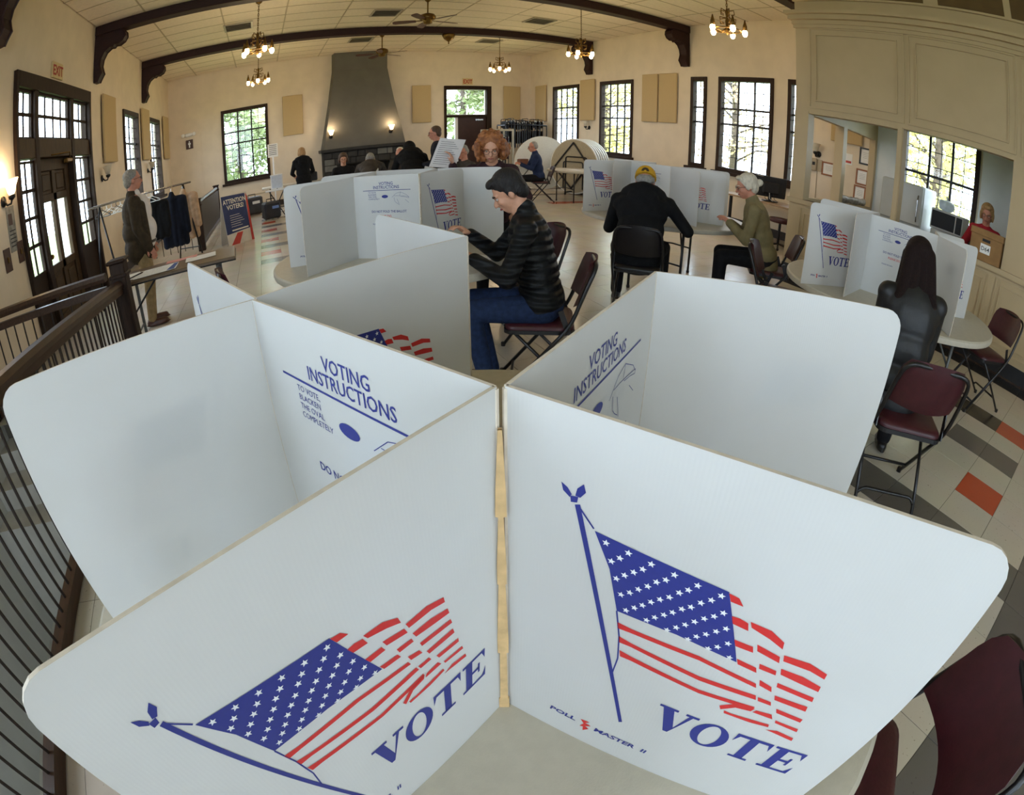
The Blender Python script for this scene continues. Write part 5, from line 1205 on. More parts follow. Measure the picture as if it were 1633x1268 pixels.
# ================================================================== loose things
ORD = ['first', 'second', 'third', 'fourth', 'fifth', 'sixth', 'seventh', 'eighth', 'ninth', 'tenth', 'eleventh', 'twelfth', 'thirteenth', 'fourteenth', 'fifteenth', 'sixteenth', 'seventeenth', 'eighteenth']
def sheet(name, label, c, U, W, w_, h_, m, cat='paper', group=None, lines=0, curlz=.002):
    """a sheet of paper lying or hanging: centre c, width along U, height along W"""
    U, W = Vector(U).normalized(), Vector(W).normalized(); T = U.cross(W); c = Vector(c)
    t = thing(name, label, cat, c, 0, group); n = 6; V = []; F = []
    for j in range(n+1):
        for i in range(n+1):
            u, v = i/n-.5, j/n-.5; V.append(tuple(U*u*w_+W*v*h_+T*(curlz*(4*u*u+2*v*v)+.001)))
    for j in range(n):
        for i in range(n): q = j*(n+1)+i; F.append((q, q+1, q+n+2, q+n+1))
    o = MB().add(V, F).build('page', m, t); o.modifiers.new('thick', 'SOLIDIFY').thickness = .0006
    for k in range(lines):
        v = .38-.76*k/max(1, lines-1) if lines > 1 else 0
        MB().add([tuple(U*x*w_+W*(v+e)*h_+T*(curlz*(4*x*x+2*v*v)+.0022)) for x, e in ((-.4, -.006), (.1+.3*((k*37) % 7)/7, -.006), (.1+.3*((k*37) % 7)/7, .006), (-.4, .006))], [(0, 1, 2, 3)]).build('text_line', m_blackink, t)
    return t
X_, Y_, Z_ = Vector((1, 0, 0)), Vector((0, 1, 0)), Vector((0, 0, 1))
# --- attention sign
m_navysign = mat('navy_sign_print', srgb(44, 56, 98), .5, noise=.15, nscale=8); m_redsign = mat('red_sign_print', srgb(190, 62, 52), .5, noise=.1, nscale=8); m_creams = mat('cream_sign_board', srgb(214, 204, 188), .5, noise=.08, nscale=8); m_white_ink = mat('cream_sign_lettering', srgb(240, 232, 214), .5, noise=.03)
B0, B1 = RZ(366, 393, 0), RZ(406, 381, 0); Ud = (B1-B0).normalized(); Wd = (Z_+Vector((-Ud.y, Ud.x, 0))*.16).normalized(); w_ = (B1-B0).length; h_ = .93
t = thing('attention_sign', 'navy and red sandwich board sign with large cream lettering', 'sign', B0)
def sp(u, v, d=0.0): return Ud*(u*w_)+Wd*(v*h_)+Ud.cross(Wd)*d
def spoly(name, pts, m, d, parent=t): return MB().prism(ccw([(p[0]*w_, p[1]*h_) for p in pts]), (0, 0, 0), Ud, Wd, Ud.cross(Wd), d, d+.002).build(name, m, parent)
MB().prism([(0, 0), (w_, 0), (w_, h_), (0, h_)], (0, 0, 0), Ud, Wd, Ud.cross(Wd), -.012, 0).build('board', m_creams, t)
spoly('print', [(0, .22), (.92, .26), (.92, .98), (0, 1)], m_navysign, .0005); spoly('print', [(.10, 0), (.42, 0), (.62, .22), (.40, .22)], m_redsign, .001); spoly('print', [(.90, 0), (1, 0), (1, .90), (.95, .98), (.93, .6)], m_redsign, .003)
U_, W_ = Ud, Wd
put_text('lettering', 'ATTENTION', .122, sp(.485, .83, .008), U_, W_, m_white_ink, t, bold=.002, xs=.72); put_text('lettering', 'VOTERS!', .122, sp(.49, .71, .008), U_, W_, m_white_ink, t, bold=.002, xs=.78)
for k in range(6): spoly('text_line', [(.22, .58-.045*k), (.60+.05*((k*5) % 4), .585-.045*k), (.60+.05*((k*5) % 4), .592-.045*k), (.22, .587-.045*k)], m_white_ink, .003)
spoly('text_line', [(.22, .27), (.86, .28), (.86, .305), (.22, .295)], m_white_ink, .003)
MB().prism([(0, 0), (w_, 0), (w_, h_), (0, h_)], Vector((-Ud.y, Ud.x, 0))*.34, Ud, (Z_-Vector((-Ud.y, Ud.x, 0))*.2).normalized(), Ud.cross(Z_), -.006, .006).build('rear_leaf', m_creams, t)
# --- table with papers by the newel post
m_brt = mat('brown_laminate_top', srgb(112, 92, 70), .35, noise=.12, nscale=20)
tp_ = thing('folding_table', 'long brown folding table covered with papers by the stair newel', 'table', (-.92, 4.56, 0), math.radians(3))
MB().bbox((0, 0, .722), (1.16, .56, .03), .006).build('tabletop', m_brt, tp_); MB().bbox((0, 0, .708), (1.17, .57, .012), .004).build('edge_trim', m_blackm, tp_)
for sx in (-1, 1):
    for sy in (-1, 1):
        l_ = MB().tube([(sx*.42, sy*.22, .70), (sx*.42, sy*.22, .0)], .016, 8).build('leg', m_legg, tp_); MB().tube([(sx*.42, sy*.22, .42), (sx*.14, sy*.18, .70)], .009, 6).build('brace', m_leg, l_)
    MB().tube([(sx*.42, -.22, .25), (sx*.42, .22, .25)], .010, 6).build('stretcher', m_leg, tp_)
m_pink = mat('pink_paper', srgb(226, 158, 150), .8, noise=.03); m_bluep = mat('blue_brochure_print', srgb(52, 88, 160), .6, noise=.1, nscale=30)
sheet('paper_sheet', 'white paper at the newel end of the brown folding table', (-1.36, 4.50, .739), (1, .05, 0), (-.05, 1, 0), .22, .30, m_paper, 'paper', 'papers on the brown table', 0)
br = sheet('brochure', 'white brochure with a blue corner on the brown folding table', (-1.06, 4.47, .741), (1, .05, 0), (-.05, 1, 0), .40, .30, m_paper, 'paper', 'papers on the brown table', 5)
MB().add([(.12, -.13, .004), (.19, -.13, .004), (.19, .14, .004), (.15, .14, .004)], [(0, 1, 2, 3)]).build('blue_print', m_bluep, br)
sheet('paper_sheet', 'pink paper at the back of the brown folding table', (-.86, 4.74, .739), (1, .05, 0), (-.05, 1, 0), .30, .12, m_pink, 'paper', 'papers on the brown table')
sheet('paper_sheet', 'white paper at the right of the brown folding table', (-.66, 4.62, .739), (1, .1, 0), (-.1, 1, 0), .28, .22, m_paper, 'paper', 'papers on the brown table')
for (x, y, a_) in ((-1.26, 4.42, .9),): t = thing('pen', 'dark pen lying across the papers by the newel', 'pen', (x, y, .75), a_); MB().tube([(-.10, 0, .0), (.10, 0, .004)], .006, 8).build('barrel', m_blackm, t); MB().tube([(.10, 0, .004), (.118, 0, .004)], .003, 6).build('tip', m_chrome, t)
# --- coat rack
R0, R1 = Vector((-2.30, 6.62, 1.385)), Vector((-1.34, 8.65, 1.345))
t = thing('coat_rack', 'chrome garment rack with hangers behind the man in the blazer', 'coat rack', (R0.x, R0.y, 0))
L0 = Vector((R0.x, R0.y, 0))
MB().tube([R0-L0-(R1-R0)*.06, R1-L0+(R1-R0)*.06], .016, 8).build('rail', m_chrome, t, True)
dr = (R1-R0).normalized(); pp = Vector((-dr.y, dr.x, 0))
for f_ in (.04, .96):
    q = R0.lerp(R1, f_)-L0
    for s_ in (-1, 1): MB().tube([q, Vector((q.x, q.y, .02))+pp*s_*.26], .014, 8).build('leg', m_black, t, True)
    MB().tube([Vector((q.x, q.y, .3))+pp*.2, Vector((q.x, q.y, .3))-pp*.2], .01, 6).build('cross_bar', m_black, t)
def hanger(p, mm, label):
    h = thing('coat_hanger', label, 'hanger', p, math.atan2(pp.y, pp.x)+random.uniform(-.4, .4), 'hangers on the garment rack')
    MB().tube([(0, 0, .0), (.012, 0, .022), (0, 0, .036), (-.014, 0, .02)], .003, 5).build('hook', m_chrome, h)
    MB().tube(arc_pts([(0, 0, 0), (0, 0, -.04), (-.20, 0, -.13), (.20, 0, -.13), (0, 0, -.04)], 3), .005, 5).build('frame', mm, h)
random.seed(11)
for k in range(9): hanger(R0.lerp(R1, .06+.045*k+(.14 if k > 5 else 0))-Vector((0, 0, .02)), m_white if k % 3 else m_blackm, 'empty hanger, %s from the door end of the garment rack' % ORD[k])
def coat(p, mm, label, L_=.72, w2=.23, grp='coats on the garment rack'):
    c_ = thing('hanging_coat', label, 'coat', p, math.atan2(pp.y, pp.x)+.5, grp)
    pr2 = [('c', Vector((-.17, 0, -.14)), .045, Vector((.17, 0, -.14)), .045), ('c', Vector((0, 0, -.06)), .045, Vector((0, 0, -.16)), .08)]
    for s_ in (-1, 1): pr2 += [('c', Vector((s_*.19, .0, -.16)), .055, Vector((s_*(w2+.01), .02, -L_*.80)), .042)]
    for x in (-.14, -.07, 0, .07, .14): pr2 += [('c', Vector((x, .012*math.cos(x*40), -.18)), .06, Vector((x*1.2, .025*math.sin(x*50), -L_)), .055)]
    blob('cloth', pr2, .013, mm, c_, 3); MB().tube([(0, 0, -.03), (0, 0, .02), (.012, 0, .036), (-.01, 0, .05)], .003, 5).build('hook', m_chrome, c_)
coat(R0.lerp(R1, .58)-Vector((0, 0, .06)), m_blk, 'short black jacket hanging on the garment rack', .62, .20)
coat(R0.lerp(R1, .80)-Vector((0, 0, .06)), cloth('navy_black_coat', srgb(26, 30, 42), .4), 'dark navy coat hanging near the end of the garment rack', .84, .22); coat(R0.lerp(R1, .95)-Vector((0, 0, .06)), cloth('beige_coat', srgb(206, 170, 136), .4), 'beige coat at the very end of the garment rack', .80, .22)
# --- printed sheet held up in front of the check-in tables
TL, TR_, BL = RD(702, 220, 4.36), RD(743, 223, 4.36), RD(684, 266, 4.34); Uu, Ww = TR_-TL, TL-BL
sheet('printed_sheet', 'large printed sheet held up left of the curly-haired woman', (TL+TR_)/2-Ww*.5, Uu, Ww-Uu*Ww.dot(Uu)/Uu.length_squared*.0, Uu.length, Ww.length, mat('white_form_paper', srgb(214, 208, 204), .8, noise=.04), 'paper', None, 12, .004)
sheet('ballot', 'white ballot under the hands of the man in the quilted jacket', (1.14, 2.92, TT+.002), (.8, .55, 0), (-.55, .8, 0), .22, .30, m_paper, 'paper', None, 6)
# --- check-in tables, laptop and cases
def long_table(loc, rz, L_, D_, label):
    t = thing('folding_table', label, 'table', loc, rz, 'long check-in tables')
    MB().bbox((0, 0, .72), (L_, D_, .04), .008).build('tabletop', m_top, t)
    for sx in (-1, 1):
        for sy in (-1, 1): MB().tube([(sx*(L_/2-.2), sy*(D_/2-.1), .70), (sx*(L_/2-.2), sy*(D_/2-.1), 0)], .014, 8).build('leg', m_leg, t)
        MB().tube([(sx*(L_/2-.2), -D_/2+.1, .3), (sx*(L_/2-.2), D_/2-.1, .3)], .01, 6).build('stretcher', m_leg, t)
    return t
long_table((1.95, 9.65, 0), math.radians(-4), 2.3, .70, 'long check-in table in front of the fireplace')
long_table((.62, 13.35, 0), 0, 1.5, .6, 'long table under the standing blond person')
t = thing('equipment_case', 'black equipment box on the check-in table beside the blond person', 'case', (.98+.1, 13.2, .74)); MB().bbox((0, 0, .11), (.36, .26, .22), .02).build('body', m_blackm, t); MB().tube([(-.1, -.14, .16), (-.1, -.16, .19), (.1, -.16, .19), (.1, -.14, .16)], .008, 6).build('handle', m_black, t)
pt = RD(440, 290, 13.0)
t = thing('tablet_stand', 'white tablet on a folding stand under the end-wall window', 'tablet', (pt.x, pt.y, 0))
MB().bbox((0, 0, .66), (.55, .4, .03), .006).build('stand_top', m_white, t)
for s_ in (-1, 1): MB().tube([(s_*.2, .12, .66), (-s_*.16, -.08, .02)], .013, 6).build('leg', m_black, t)
MB().bbox((.02, -.02, .86), (.30, .02, .38), .008, Matrix.Rotation(.25, 3, 'X')).build('screen_frame', m_white, t); MB().bbox((.02, -.034, .86), (.25, .006, .32), .003, Matrix.Rotation(.25, 3, 'X')).build('screen', mat('pale_screen_print', srgb(206, 214, 224), .4, noise=.06, nscale=20), t); MB().tube([(.02, .02, .68), (.02, .02, .85)], .012, 6).build('prop', m_black, t)
pt = RD(435, 240, 14.2)
t = thing('sign_stand', 'paper notice on a thin white pole beside the end-wall window', 'sign', (pt.x, pt.y, 0))
MB().tube([(0, 0, .02), (0, 0, 1.5)], .018, 8).build('pole', m_white, t); MB().lathe([(.18, 0), (.18, .015), (.03, .03)], (0, 0, 0), 16).build('base', m_white, t); MB().bbox((0, -.02, 1.66), (.27, .012, .36), .003).build('notice', m_paper, t)
for k in range(6): MB().bbox((.0, -.028, 1.80-.05*k), (.20, .003, .014), .001).build('text_line', m_blackink, t)
for (px, py, w_, d_, h_, m_, lb) in ((404, 343, .52, .40, .46, mat('grey_black_case', srgb(58, 60, 64), .5, noise=.25, nscale=6), 'grey wheeled case open on the floor below the window'), (434, 350, .40, .34, .40, mat('dark_case_plastic', srgb(44, 46, 52), .5, noise=.2, nscale=6), 'dark equipment case with a blue label on the floor')):
    p = RZ(px, py, 0); t = thing('equipment_case', lb, 'case', (p.x, p.y, 0), .3); MB().bbox((0, 0, h_/2+.03), (w_, d_, h_), .04).build('body', m_, t); MB().bbox((.06, -d_/2-.004, h_*.75), (w_*.4, .012, h_*.16), .003).build('label', mat('blue_case_label', srgb(120, 150, 210), .5) if 'blue' in lb else m_white, t)
    MB().tube([(-.1, 0, h_+.03), (-.1, 0, h_+.1), (.1, 0, h_+.1), (.1, 0, h_+.03)], .012, 6).build('handle', m_black, t)
    for s_ in (-1, 1): MB().lathe([(.03, -.015), (.034, 0), (.03, .015)], (s_*w_*.38, 0, .034), 10, Matrix.Rotation(math.pi/2, 3, 'Y')).build('wheel', m_blackm, t)
# --- far right: stacked chairs on racks, upright tables
m_blackfr = mat('black_rack_steel', srgb(28, 28, 30), .4, metal=.3)
t = thing('chair_rack', 'tall black rack crowded with hanging folded chairs in the far corner', 'rack', (7.62, 14.75, 0))
for s_ in (-1, 1):
    for q in (-.28, .28): MB().tube([(s_*.70, q, .05), (s_*.70, q, 1.9)], .016, 6).build('post', m_blackfr, t)
    MB().tube([(s_*.70, -.28, 1.88), (s_*.70, .28, 1.88)], .014, 6).build('cross_bar', m_blackfr, t)
for q in (-.28, .28): MB().tube([(-.70, q, 1.90), (.70, q, 1.90)], .016, 6).build('rail', m_blackfr, t); MB().tube([(-.70, q, .12), (.70, q, .12)], .016, 6).build('rail', m_blackfr, t)
t = thing('chair_rack', 'lower rack with a pale frame holding folded burgundy chairs', 'rack', (6.55, 14.25, 0)); m_palefr = mat('pale_rack_frame', srgb(176, 168, 150), .5, metal=.2)
for s_ in (-1, 1): MB().bbox((s_*.36, -.3, .88), (.05, .05, 1.74), .006).bbox((s_*.36, .3, .88), (.05, .05, 1.74), .006).build('post', m_palefr, t)
for q in (-.3, .3): MB().bbox((0, q, 1.72), (.68, .05, .06), .006).build('rail', m_palefr, t); MB().bbox((0, q, .12), (.68, .05, .06), .006).build('rail', m_palefr, t)
m_chtip = mat('pale_chair_tip', srgb(200, 198, 190), .4)
def folded_chair(p, label, rz, pad, grp):
    c_ = thing('folded_chair', label, 'chair', p, rz, grp)
    MB().tube(arc_pts([(-.0, -.20, -.86), (0, -.20, -.02), (0, -.16, .03), (0, .16, .03), (0, .20, -.02), (0, .20, -.86)], 3), .011, 6).build('frame', m_cf, c_)
    MB().bbox((.015, 0, -.14), (.022, .36, .22), .008).build('backrest', pad, c_); MB().bbox((.012, 0, -.52), (.026, .36, .36), .008).build('seat', pad, c_); MB().bbox((0, -.205, -.04), (.016, .018, .05), .004).build('end_cap', m_chtip, c_)
    return c_
fc = folded_chair((7.0, 14.75, 2.05), 'folded black chair, first from the left on the tall corner rack', 0, m_padk, 'folded chairs on the tall rack')
for k in range(1, 18): dup(fc, (7.0+.073*k, 14.75+random.uniform(-.03, .03), 2.02+random.uniform(-.05, .06)), random.uniform(-.06, .06), 'folded black chair, %s from the left on the tall corner rack' % ORD[k])
fb = folded_chair((6.28, 14.25, 1.55), 'folded burgundy chair, first from the left in the pale rack', 0, m_pad, 'folded chairs in the pale rack')
for k in range(1, 7): dup(fb, (6.28+.09*k, 14.25, 1.55+random.uniform(-.02, .02)), 0, 'folded burgundy chair, %s from the left in the pale rack' % ORD[k])
m_topw = mat('white_table_plastic', srgb(226, 224, 214), .5, noise=.04, nscale=30); m_topu = mat('tan_table_underside', srgb(176, 162, 132), .6, noise=.12, nscale=40, bump=.3, bscale=90)
def upright_table(c, naz, r, label, under, grp):
    """a round table standing on its rim; naz: the way its visible face looks"""
    n_ = Vector((math.sin(naz), math.cos(naz), 0)); sd = Vector((n_.y, -n_.x, 0)); t = thing('upright_table', label, 'table', (c[0], c[1], 0), 0, grp)
    R_ = Matrix((sd, Z_, n_)).transposed()
    if R_.determinant() < 0: R_ = Matrix((-sd, Z_, n_)).transposed()
    autosmooth(MB().lathe([(r-.05, -.022), (r, -.016), (r, .016), (r-.02, .022)], (0, 0, r+.02), 48, R_).build('tabletop', m_topw, t), 40)
    if under:
        MB().lathe([(r-.03, .0), (r-.03, .024)], (0, 0, r+.02), 40, R_).build('underside', m_topu, t)
        f = lambda x, z: R_ @ Vector((x, z, .05))+Vector((0, 0, r+.02))
        for a_, b_ in (((0, r*.86), (-r*.80, -.05)), ((0, r*.86), (r*.62, .05)), ((-r*.80, -.05), (-.05, -r*.8)), ((r*.62, .05), (-.05, -r*.8))): MB().tube([f(*a_), f(*b_)], .022, 6).build('folded_leg', m_leg, t)
        MB().tube(arc_pts([f(-.3, -.6), f(-.3, .12), f(.3, .12), f(.3, -.6)], 4), .016, 6).build('leg_frame', m_leg, t)
    elif grp.startswith('stack'):
        MB().lathe([(r*.965, .022), (r*.965, .052)], (0, 0, r+.02), 40, R_).build('gap_shade_disc', m_leg, t)  # added dark disc, stands in for the shade in the gap between stacked tables
    else:
        f = lambda x, z: R_ @ Vector((x, z, .06))+Vector((0, 0, r+.02))
    return t
upright_table((7.20, 12.75), math.radians(197), .76, 'white round table standing on its rim behind the navy jacket', False, 'round tables standing on their rims')
sd_ = Vector((.80, .60, 0)); base = Vector((7.46, 11.55, 0))
for k in range(6):
    p = base+Vector((.098, .042, 0))*k*1.0
    upright_table((p.x, p.y), math.radians(247), .74, 'cream underside with folded legs, front table of the rim-standing stack' if k == 0 else 'white-edged round table, %s from the front of the rim-standing stack' % ORD[k], k == 0, 'stack of round tables on their rims')
t = thing('table_cart', 'black tubular cart under the stack of round tables', 'cart', (7.62, 11.5, 0), math.radians(20))
MB().tube(arc_pts([(-.42, -.5, .06), (-.42, -.5, 1.02), (-.42, .15, 1.02), (-.42, .15, .06)], 4), .02, 8).build('end_hoop', m_blackfr, t); MB().tube([(-.42, -.5, .08), (.5, -.5, .08)], .02, 8).build('rail', m_blackfr, t); MB().tube([(-.42, .15, .08), (.5, .15, .08)], .02, 8).build('rail', m_blackfr, t)
for sx in (-.42, .5):
    for sy in (-.5, .15): MB().lathe([(.03, -.015), (.045, 0), (.03, .015)], (sx, sy, .045), 10, Matrix.Rotation(math.pi/2, 3, 'X')).build('caster', m_blackm, t)
round_table((6.92, 10.45, 0), .3, 'white round table in front of the rim-standing tables', .78)
sheet('leaflet', 'leaflet with a red edge on the far white round table', (6.72, 10.4, TT+.002), (1, 0, 0), (0, 1, 0), .28, .3, m_paper, 'paper'); 
pt = RZ(826, 262, .74)
t = thing('small_table', 'small white table where the man in the navy jacket sits', 'table', (pt.x, pt.y, 0)); MB().bbox((0, 0, .722), (.8, .6, .036), .01).build('tabletop', m_topw, t)
for sx in (-1, 1): MB().tube([(sx*.3, -.2, .70), (-sx*.3, -.2, .02)], .012, 6).build('leg', m_leg, t); MB().tube([(sx*.3, .2, .70), (-sx*.3, .2, .02)], .012, 6).build('leg', m_leg, t)
m_woodbox = mat('brown_card_box', srgb(110, 66, 46), .6, noise=.15, nscale=12)
t = thing('file_box', 'brown file box on the small table of the man in navy', 'box', (pt.x+.12, pt.y-.05, .74)); MB().bbox((0, 0, .07), (.24, .20, .14), .004).build('body', m_woodbox, t); MB().bbox((0, -.02, .147), (.246, .14, .012), .003).build('lid', m_woodbox, t)
sheet('paper_sheet', 'papers spread on the small table of the man in navy', (pt.x-.2, pt.y-.05, .742), (1, .2, 0), (-.2, 1, 0), .25, .3, m_paper, 'paper')
dup(protos['burgundy'], (pb.x+.14, pb.y-.04, 0), math.radians(70), 'folding chair under the man in the navy jacket'); dup(protos['black'], (ps_.x+.1, ps_.y+.0, 0), -math.radians(250), 'folding chair under the person beside the printed sheet')
for lb, px, py, hd, az in (('folding chair under the seated poll worker by the fireplace', 548, 262, 10.7, 185), ('folding chair under the person behind the hooded jacket', 640, 246, 10.5, 200)): q = RD(px, py, hd); dup(protos['black'], (q.x, q.y+.06, 0), -math.radians(az), lb)
# --- computer desk by the right wall
t = thing('computer_desk', 'tan desk with metal legs under the right-hand windows', 'desk', (8.0, 5.75, 0)); m_desk = mat('tan_desk_laminate', srgb(168, 140, 108), .4, noise=.1, nscale=8)
MB().bbox((0, 0, .725), (.78, 2.3, .035), .006).build('desktop', m_desk, t)
for s_ in (-1, 1): l_ = MB().bbox((0, s_*1.0, .37), (.06, .05, .68), .008).build('leg', m_black, t); MB().bbox((0, s_*1.0, .03), (.62, .05, .045), .012).build('foot', m_black, l_)
pm_ = RD(1226, 302, 9.6)
t = thing('monitor', 'large black computer monitor seen from behind on the desk', 'monitor', (7.88, 5.72, .745), math.radians(-38)); Rm = Matrix.Rotation(.12, 3, 'X')
MB().bbox((0, 0, .27), (.60, .05, .38), .015, Rm).build('housing', m_blackm, t); MB().bbox((0, -.05, .25), (.34, .07, .22), .03, Rm).build('back_bulge', m_blackm, t); MB().bbox((0, .0, .05), (.06, .05, .14), .01).build('neck', m_blackm, t); MB().bbox((0, 0, .008), (.26, .2, .016), .006).build('base', m_blackm, t); MB().bbox((-.22, -.035, .42), (.12, .004, .07), .002, Rm).build('sticker', m_creams, t)
for k in range(3): MB().tube([(-.1+.07*k, -.06, .16), (-.12+.09*k, -.10, .06), (-.05+.1*k, -.06, .01)], .005, 5).build('cable', m_white if k == 1 else m_black, t)
sheet('paper_sheet', 'white paper on the computer desk beside the kitchen panelling', (7.80, 4.98, .745), (0, 1, 0), (-1, 0, 0), .35, .28, m_paper, 'paper')
t = thing('desk_box', 'small black box at the end of the computer desk', 'box', (7.98, 4.84, .743)); MB().bbox((0, 0, .05), (.16, .2, .10), .01).build('body', m_blackm, t); MB().bbox((0, 0, .103), (.15, .19, .01), .003).build('lid', m_black, t)
t = thing('office_stool', 'stool with a burgundy seat under the computer desk', 'stool', (7.55, 5.2, 0)); MB().lathe([(.18, .46), (.21, .48), (.21, .52), (.18, .535)], (0, 0, 0), 20).build('seat', m_pad, t, True); MB().tube([(0, 0, .08), (0, 0, .47)], .024, 8).build('column', m_black, t)
for k in range(5): a_ = 2*math.pi*k/5; MB().tube([(0, 0, .09), (.24*math.cos(a_), .24*math.sin(a_), .045)], .016, 6).sphere((.24*math.cos(a_), .24*math.sin(a_), .026), .026, 8, 6).build('leg', m_black, t)
# --- kitchen things seen through the hatches
m_fr = mat('white_fridge_enamel', srgb(206, 204, 196), .4, noise=.03, nscale=6)
t = thing('refrigerator', 'white refrigerator beside the kitchen window', 'refrigerator', (8.1, 3.06, 0)); MB().bbox((.03, 0, .84), (.66, .74, 1.66), .02).build('body', m_fr, t); dd_ = MB().bbox((-.33, 0, 1.36), (.05, .73, .60), .015).build('door', m_fr, t); MB().tube([(-.37, -.30, 1.12), (-.39, -.30, 1.2), (-.39, -.30, 1.45), (-.37, -.30, 1.52)], .012, 6).build('handle', m_chrome, dd_); MB().bbox((-.33, 0, .55), (.05, .73, .98), .015).build('door', m_fr, t)
t = thing('kitchen_counter', 'grey kitchen counter under the kitchen window', 'counter', (8.15, 1.35, 0)); MB().bbox((0, 0, .44), (.70, 2.5, .86), .01).build('cabinet', m_greywall, t); MB().bbox((-.02, 0, .90), (.76, 2.54, .04), .01).build('worktop', m_desk, t)
for k in range(4): q = MB().bbox((-.36, -.93+.62*k, .46), (.02, .58, .74), .006).build('door', m_greywall, t); MB().tube([(-.38, -.72+.62*k, .7), (-.395, -.72+.62*k, .7), (-.395, -.72+.62*k, .6), (-.38, -.72+.62*k, .6)], .006, 5).build('handle', m_chrome, q)
t = thing('microwave', 'black-doored microwave oven in front of the kitchen window', 'microwave', (8.08, 2.28, .92)); MB().bbox((0, 0, .10), (.40, .52, .19), .01).build('stand', m_greywall, t); MB().bbox((0, 0, .35), (.42, .56, .30), .012).build('body', m_fr, t); MB().bbox((-.215, .06, .35), (.012, .40, .24), .004).build('door', m_blackm, t); MB().bbox((-.215, -.21, .35), (.012, .10, .24), .004).build('control_panel', m_blackm, t)
t = thing('plastic_bag', 'crumpled clear plastic bag on the microwave', 'bag', (8.06, 2.36, 1.42)); rb = random.Random(2); bg_ = [('e', Vector((0, 0, .08)), (.10, .14, .09), None)]+[('e', Vector((rb.uniform(-.07, .07), rb.uniform(-.12, .12), rb.uniform(.04, .15))), (.05, .05, .04), None) for _ in range(9)]; blob('bag', bg_, .012, mat('crumpled_clear_plastic', srgb(226, 230, 232), .25, noise=.1, nscale=20, bump=1.0, bscale=40, trans=.3), t, 0); MB().tube([(0, 0, .15), (.01, .02, .22)], .015, 6).build('tied_neck', m_white, t)
m_card = mat('brown_cardboard', srgb(150, 112, 66), .8, noise=.12, nscale=12)
t = thing('archive_box', 'brown cardboard archive box marked on the serving hatch sill', 'box', (6.06, 1.19, 1.062)); MB().bbox((.02, 0, .15), (.26, .40, .30), .004).build('body', m_card, t); MB().bbox((.02, 0, .30), (.28, .42, .07), .004).build('lid', m_card, t); MB().bbox((-.112, -.0, .225), (.006, .10, .03), .002).build('hand_hole', m_blackm, t); MB().bbox((-.1125, .0, .135), (.003, .13, .10), .001).build('label_sheet', m_paper, t); put_text('lettering', 'D64', .062, (-.1155, .0, .115), (0, -1, 0), (0, 0, 1), m_blackink, t, bold=.0006)
# right wall things seen through the end hatch
m_beige = mat('beige_phone_plastic', srgb(176, 160, 132), .5, noise=.05)
pq = RX(1297, 262, XR); t = thing('wall_phone', 'beige wall telephone with a coiled cord', 'telephone', (XR, pq.y, pq.z)); MB().bbox((-.04, -.02, 0), (.06, .16, .24), .015).build('body', m_beige, t); MB().tube([(-.09, .06, .10), (-.12, .06, .08), (-.12, .06, -.08), (-.09, .06, -.10)], .024, 8).build('handset', m_beige, t, True); MB().bbox((-.073, -.05, .02), (.006, .06, .06), .002).build('keypad', m_blackm, t); MB().bbox((-.012, -.15, 0), (.022, .10, .22), .004).build('back_box', m_beige, t)
MB().tube([(-.10+.012*math.cos(k*1.2), .06+.012*math.sin(k*1.2)-.0005*k, -.10-.06*math.sin(math.pi*k/40)-.002*k) for k in range(40)], .004, 5).build('cord', m_beige, t); MB().tube([(-.01, -.10, -.1), (-.01, -.11, -.62)], .008, 5).build('conduit', m_beige, t)
m_oak = mat('orange_oak_frame', srgb(150, 88, 40), .45, noise=.2, nscale=14)
def picture(px, py, wd, hg, m_, label):
    q = RX(px, py, XR); t = thing('picture_frame', label, 'picture frame', (XR, q.y, q.z), 0, 'framed certificates on the right wall'); b_ = .028
    for (y0, y1, z0, z1) in ((-wd/2, wd/2, hg/2-b_, hg/2), (-wd/2, wd/2, -hg/2, -hg/2+b_), (-wd/2, -wd/2+b_, -hg/2+b_, hg/2-b_), (wd/2-b_, wd/2, -hg/2+b_, hg/2-b_)): MB().span((-.022, y0, z0), (-.002, y1, z1)).build('frame_bar', m_, t)
    MB().span((-.010, -wd/2+b_, -hg/2+b_), (-.004, wd/2-b_, hg/2-b_)).build('certificate', m_paper, t)
    for k in range(4): MB().span((-.0115, -wd*.25, hg*.2-k*hg*.1), (-.0105, wd*.22, hg*.21-k*hg*.1)).build('text_line', m_blackink, t)
picture(1322, 270, .30, .25, m_oak, 'oak-framed landscape print beside the wall telephone'); picture(1381, 250, .25, .30, m_black, 'black-framed certificate, topmost of the column by the kitchen corner'); picture(1375, 283, .25, .28, m_oak, 'oak-framed certificate, middle of the column by the kitchen corner'); picture(1371, 309, .25, .28, m_oak, 'oak-framed certificate, lowest of the column by the kitchen corner')
q = RX(1349, 253, XR); t = thing('wall_notice', 'small red and white notice half hidden by the hatch post', 'poster', (XR, q.y, q.z)); MB().bbox((-.004, 0, 0), (.006, .28, .20), .001).build('sheet', m_paper, t); MB().bbox((-.008, 0, -.05), (.003, .24, .04), .001).build('red_print', m_redsign, t)
q = RX(1334, 281, XR); t = thing('wall_strip', 'narrow dark wall strip right of the oak-framed print', 'fixture', (XR, q.y, q.z)); MB().bbox((-.02, 0, 0), (.035, .05, .36), .008).build('body', m_blackm, t); MB().bbox((-.04, 0, .12), (.006, .03, .05), .002).build('plate', m_black, t)
struct(MB().span((7.22, YK-.02, 1.08), (7.34, YK+.14, 2.25)).build('trim_hatch_post', m_part))
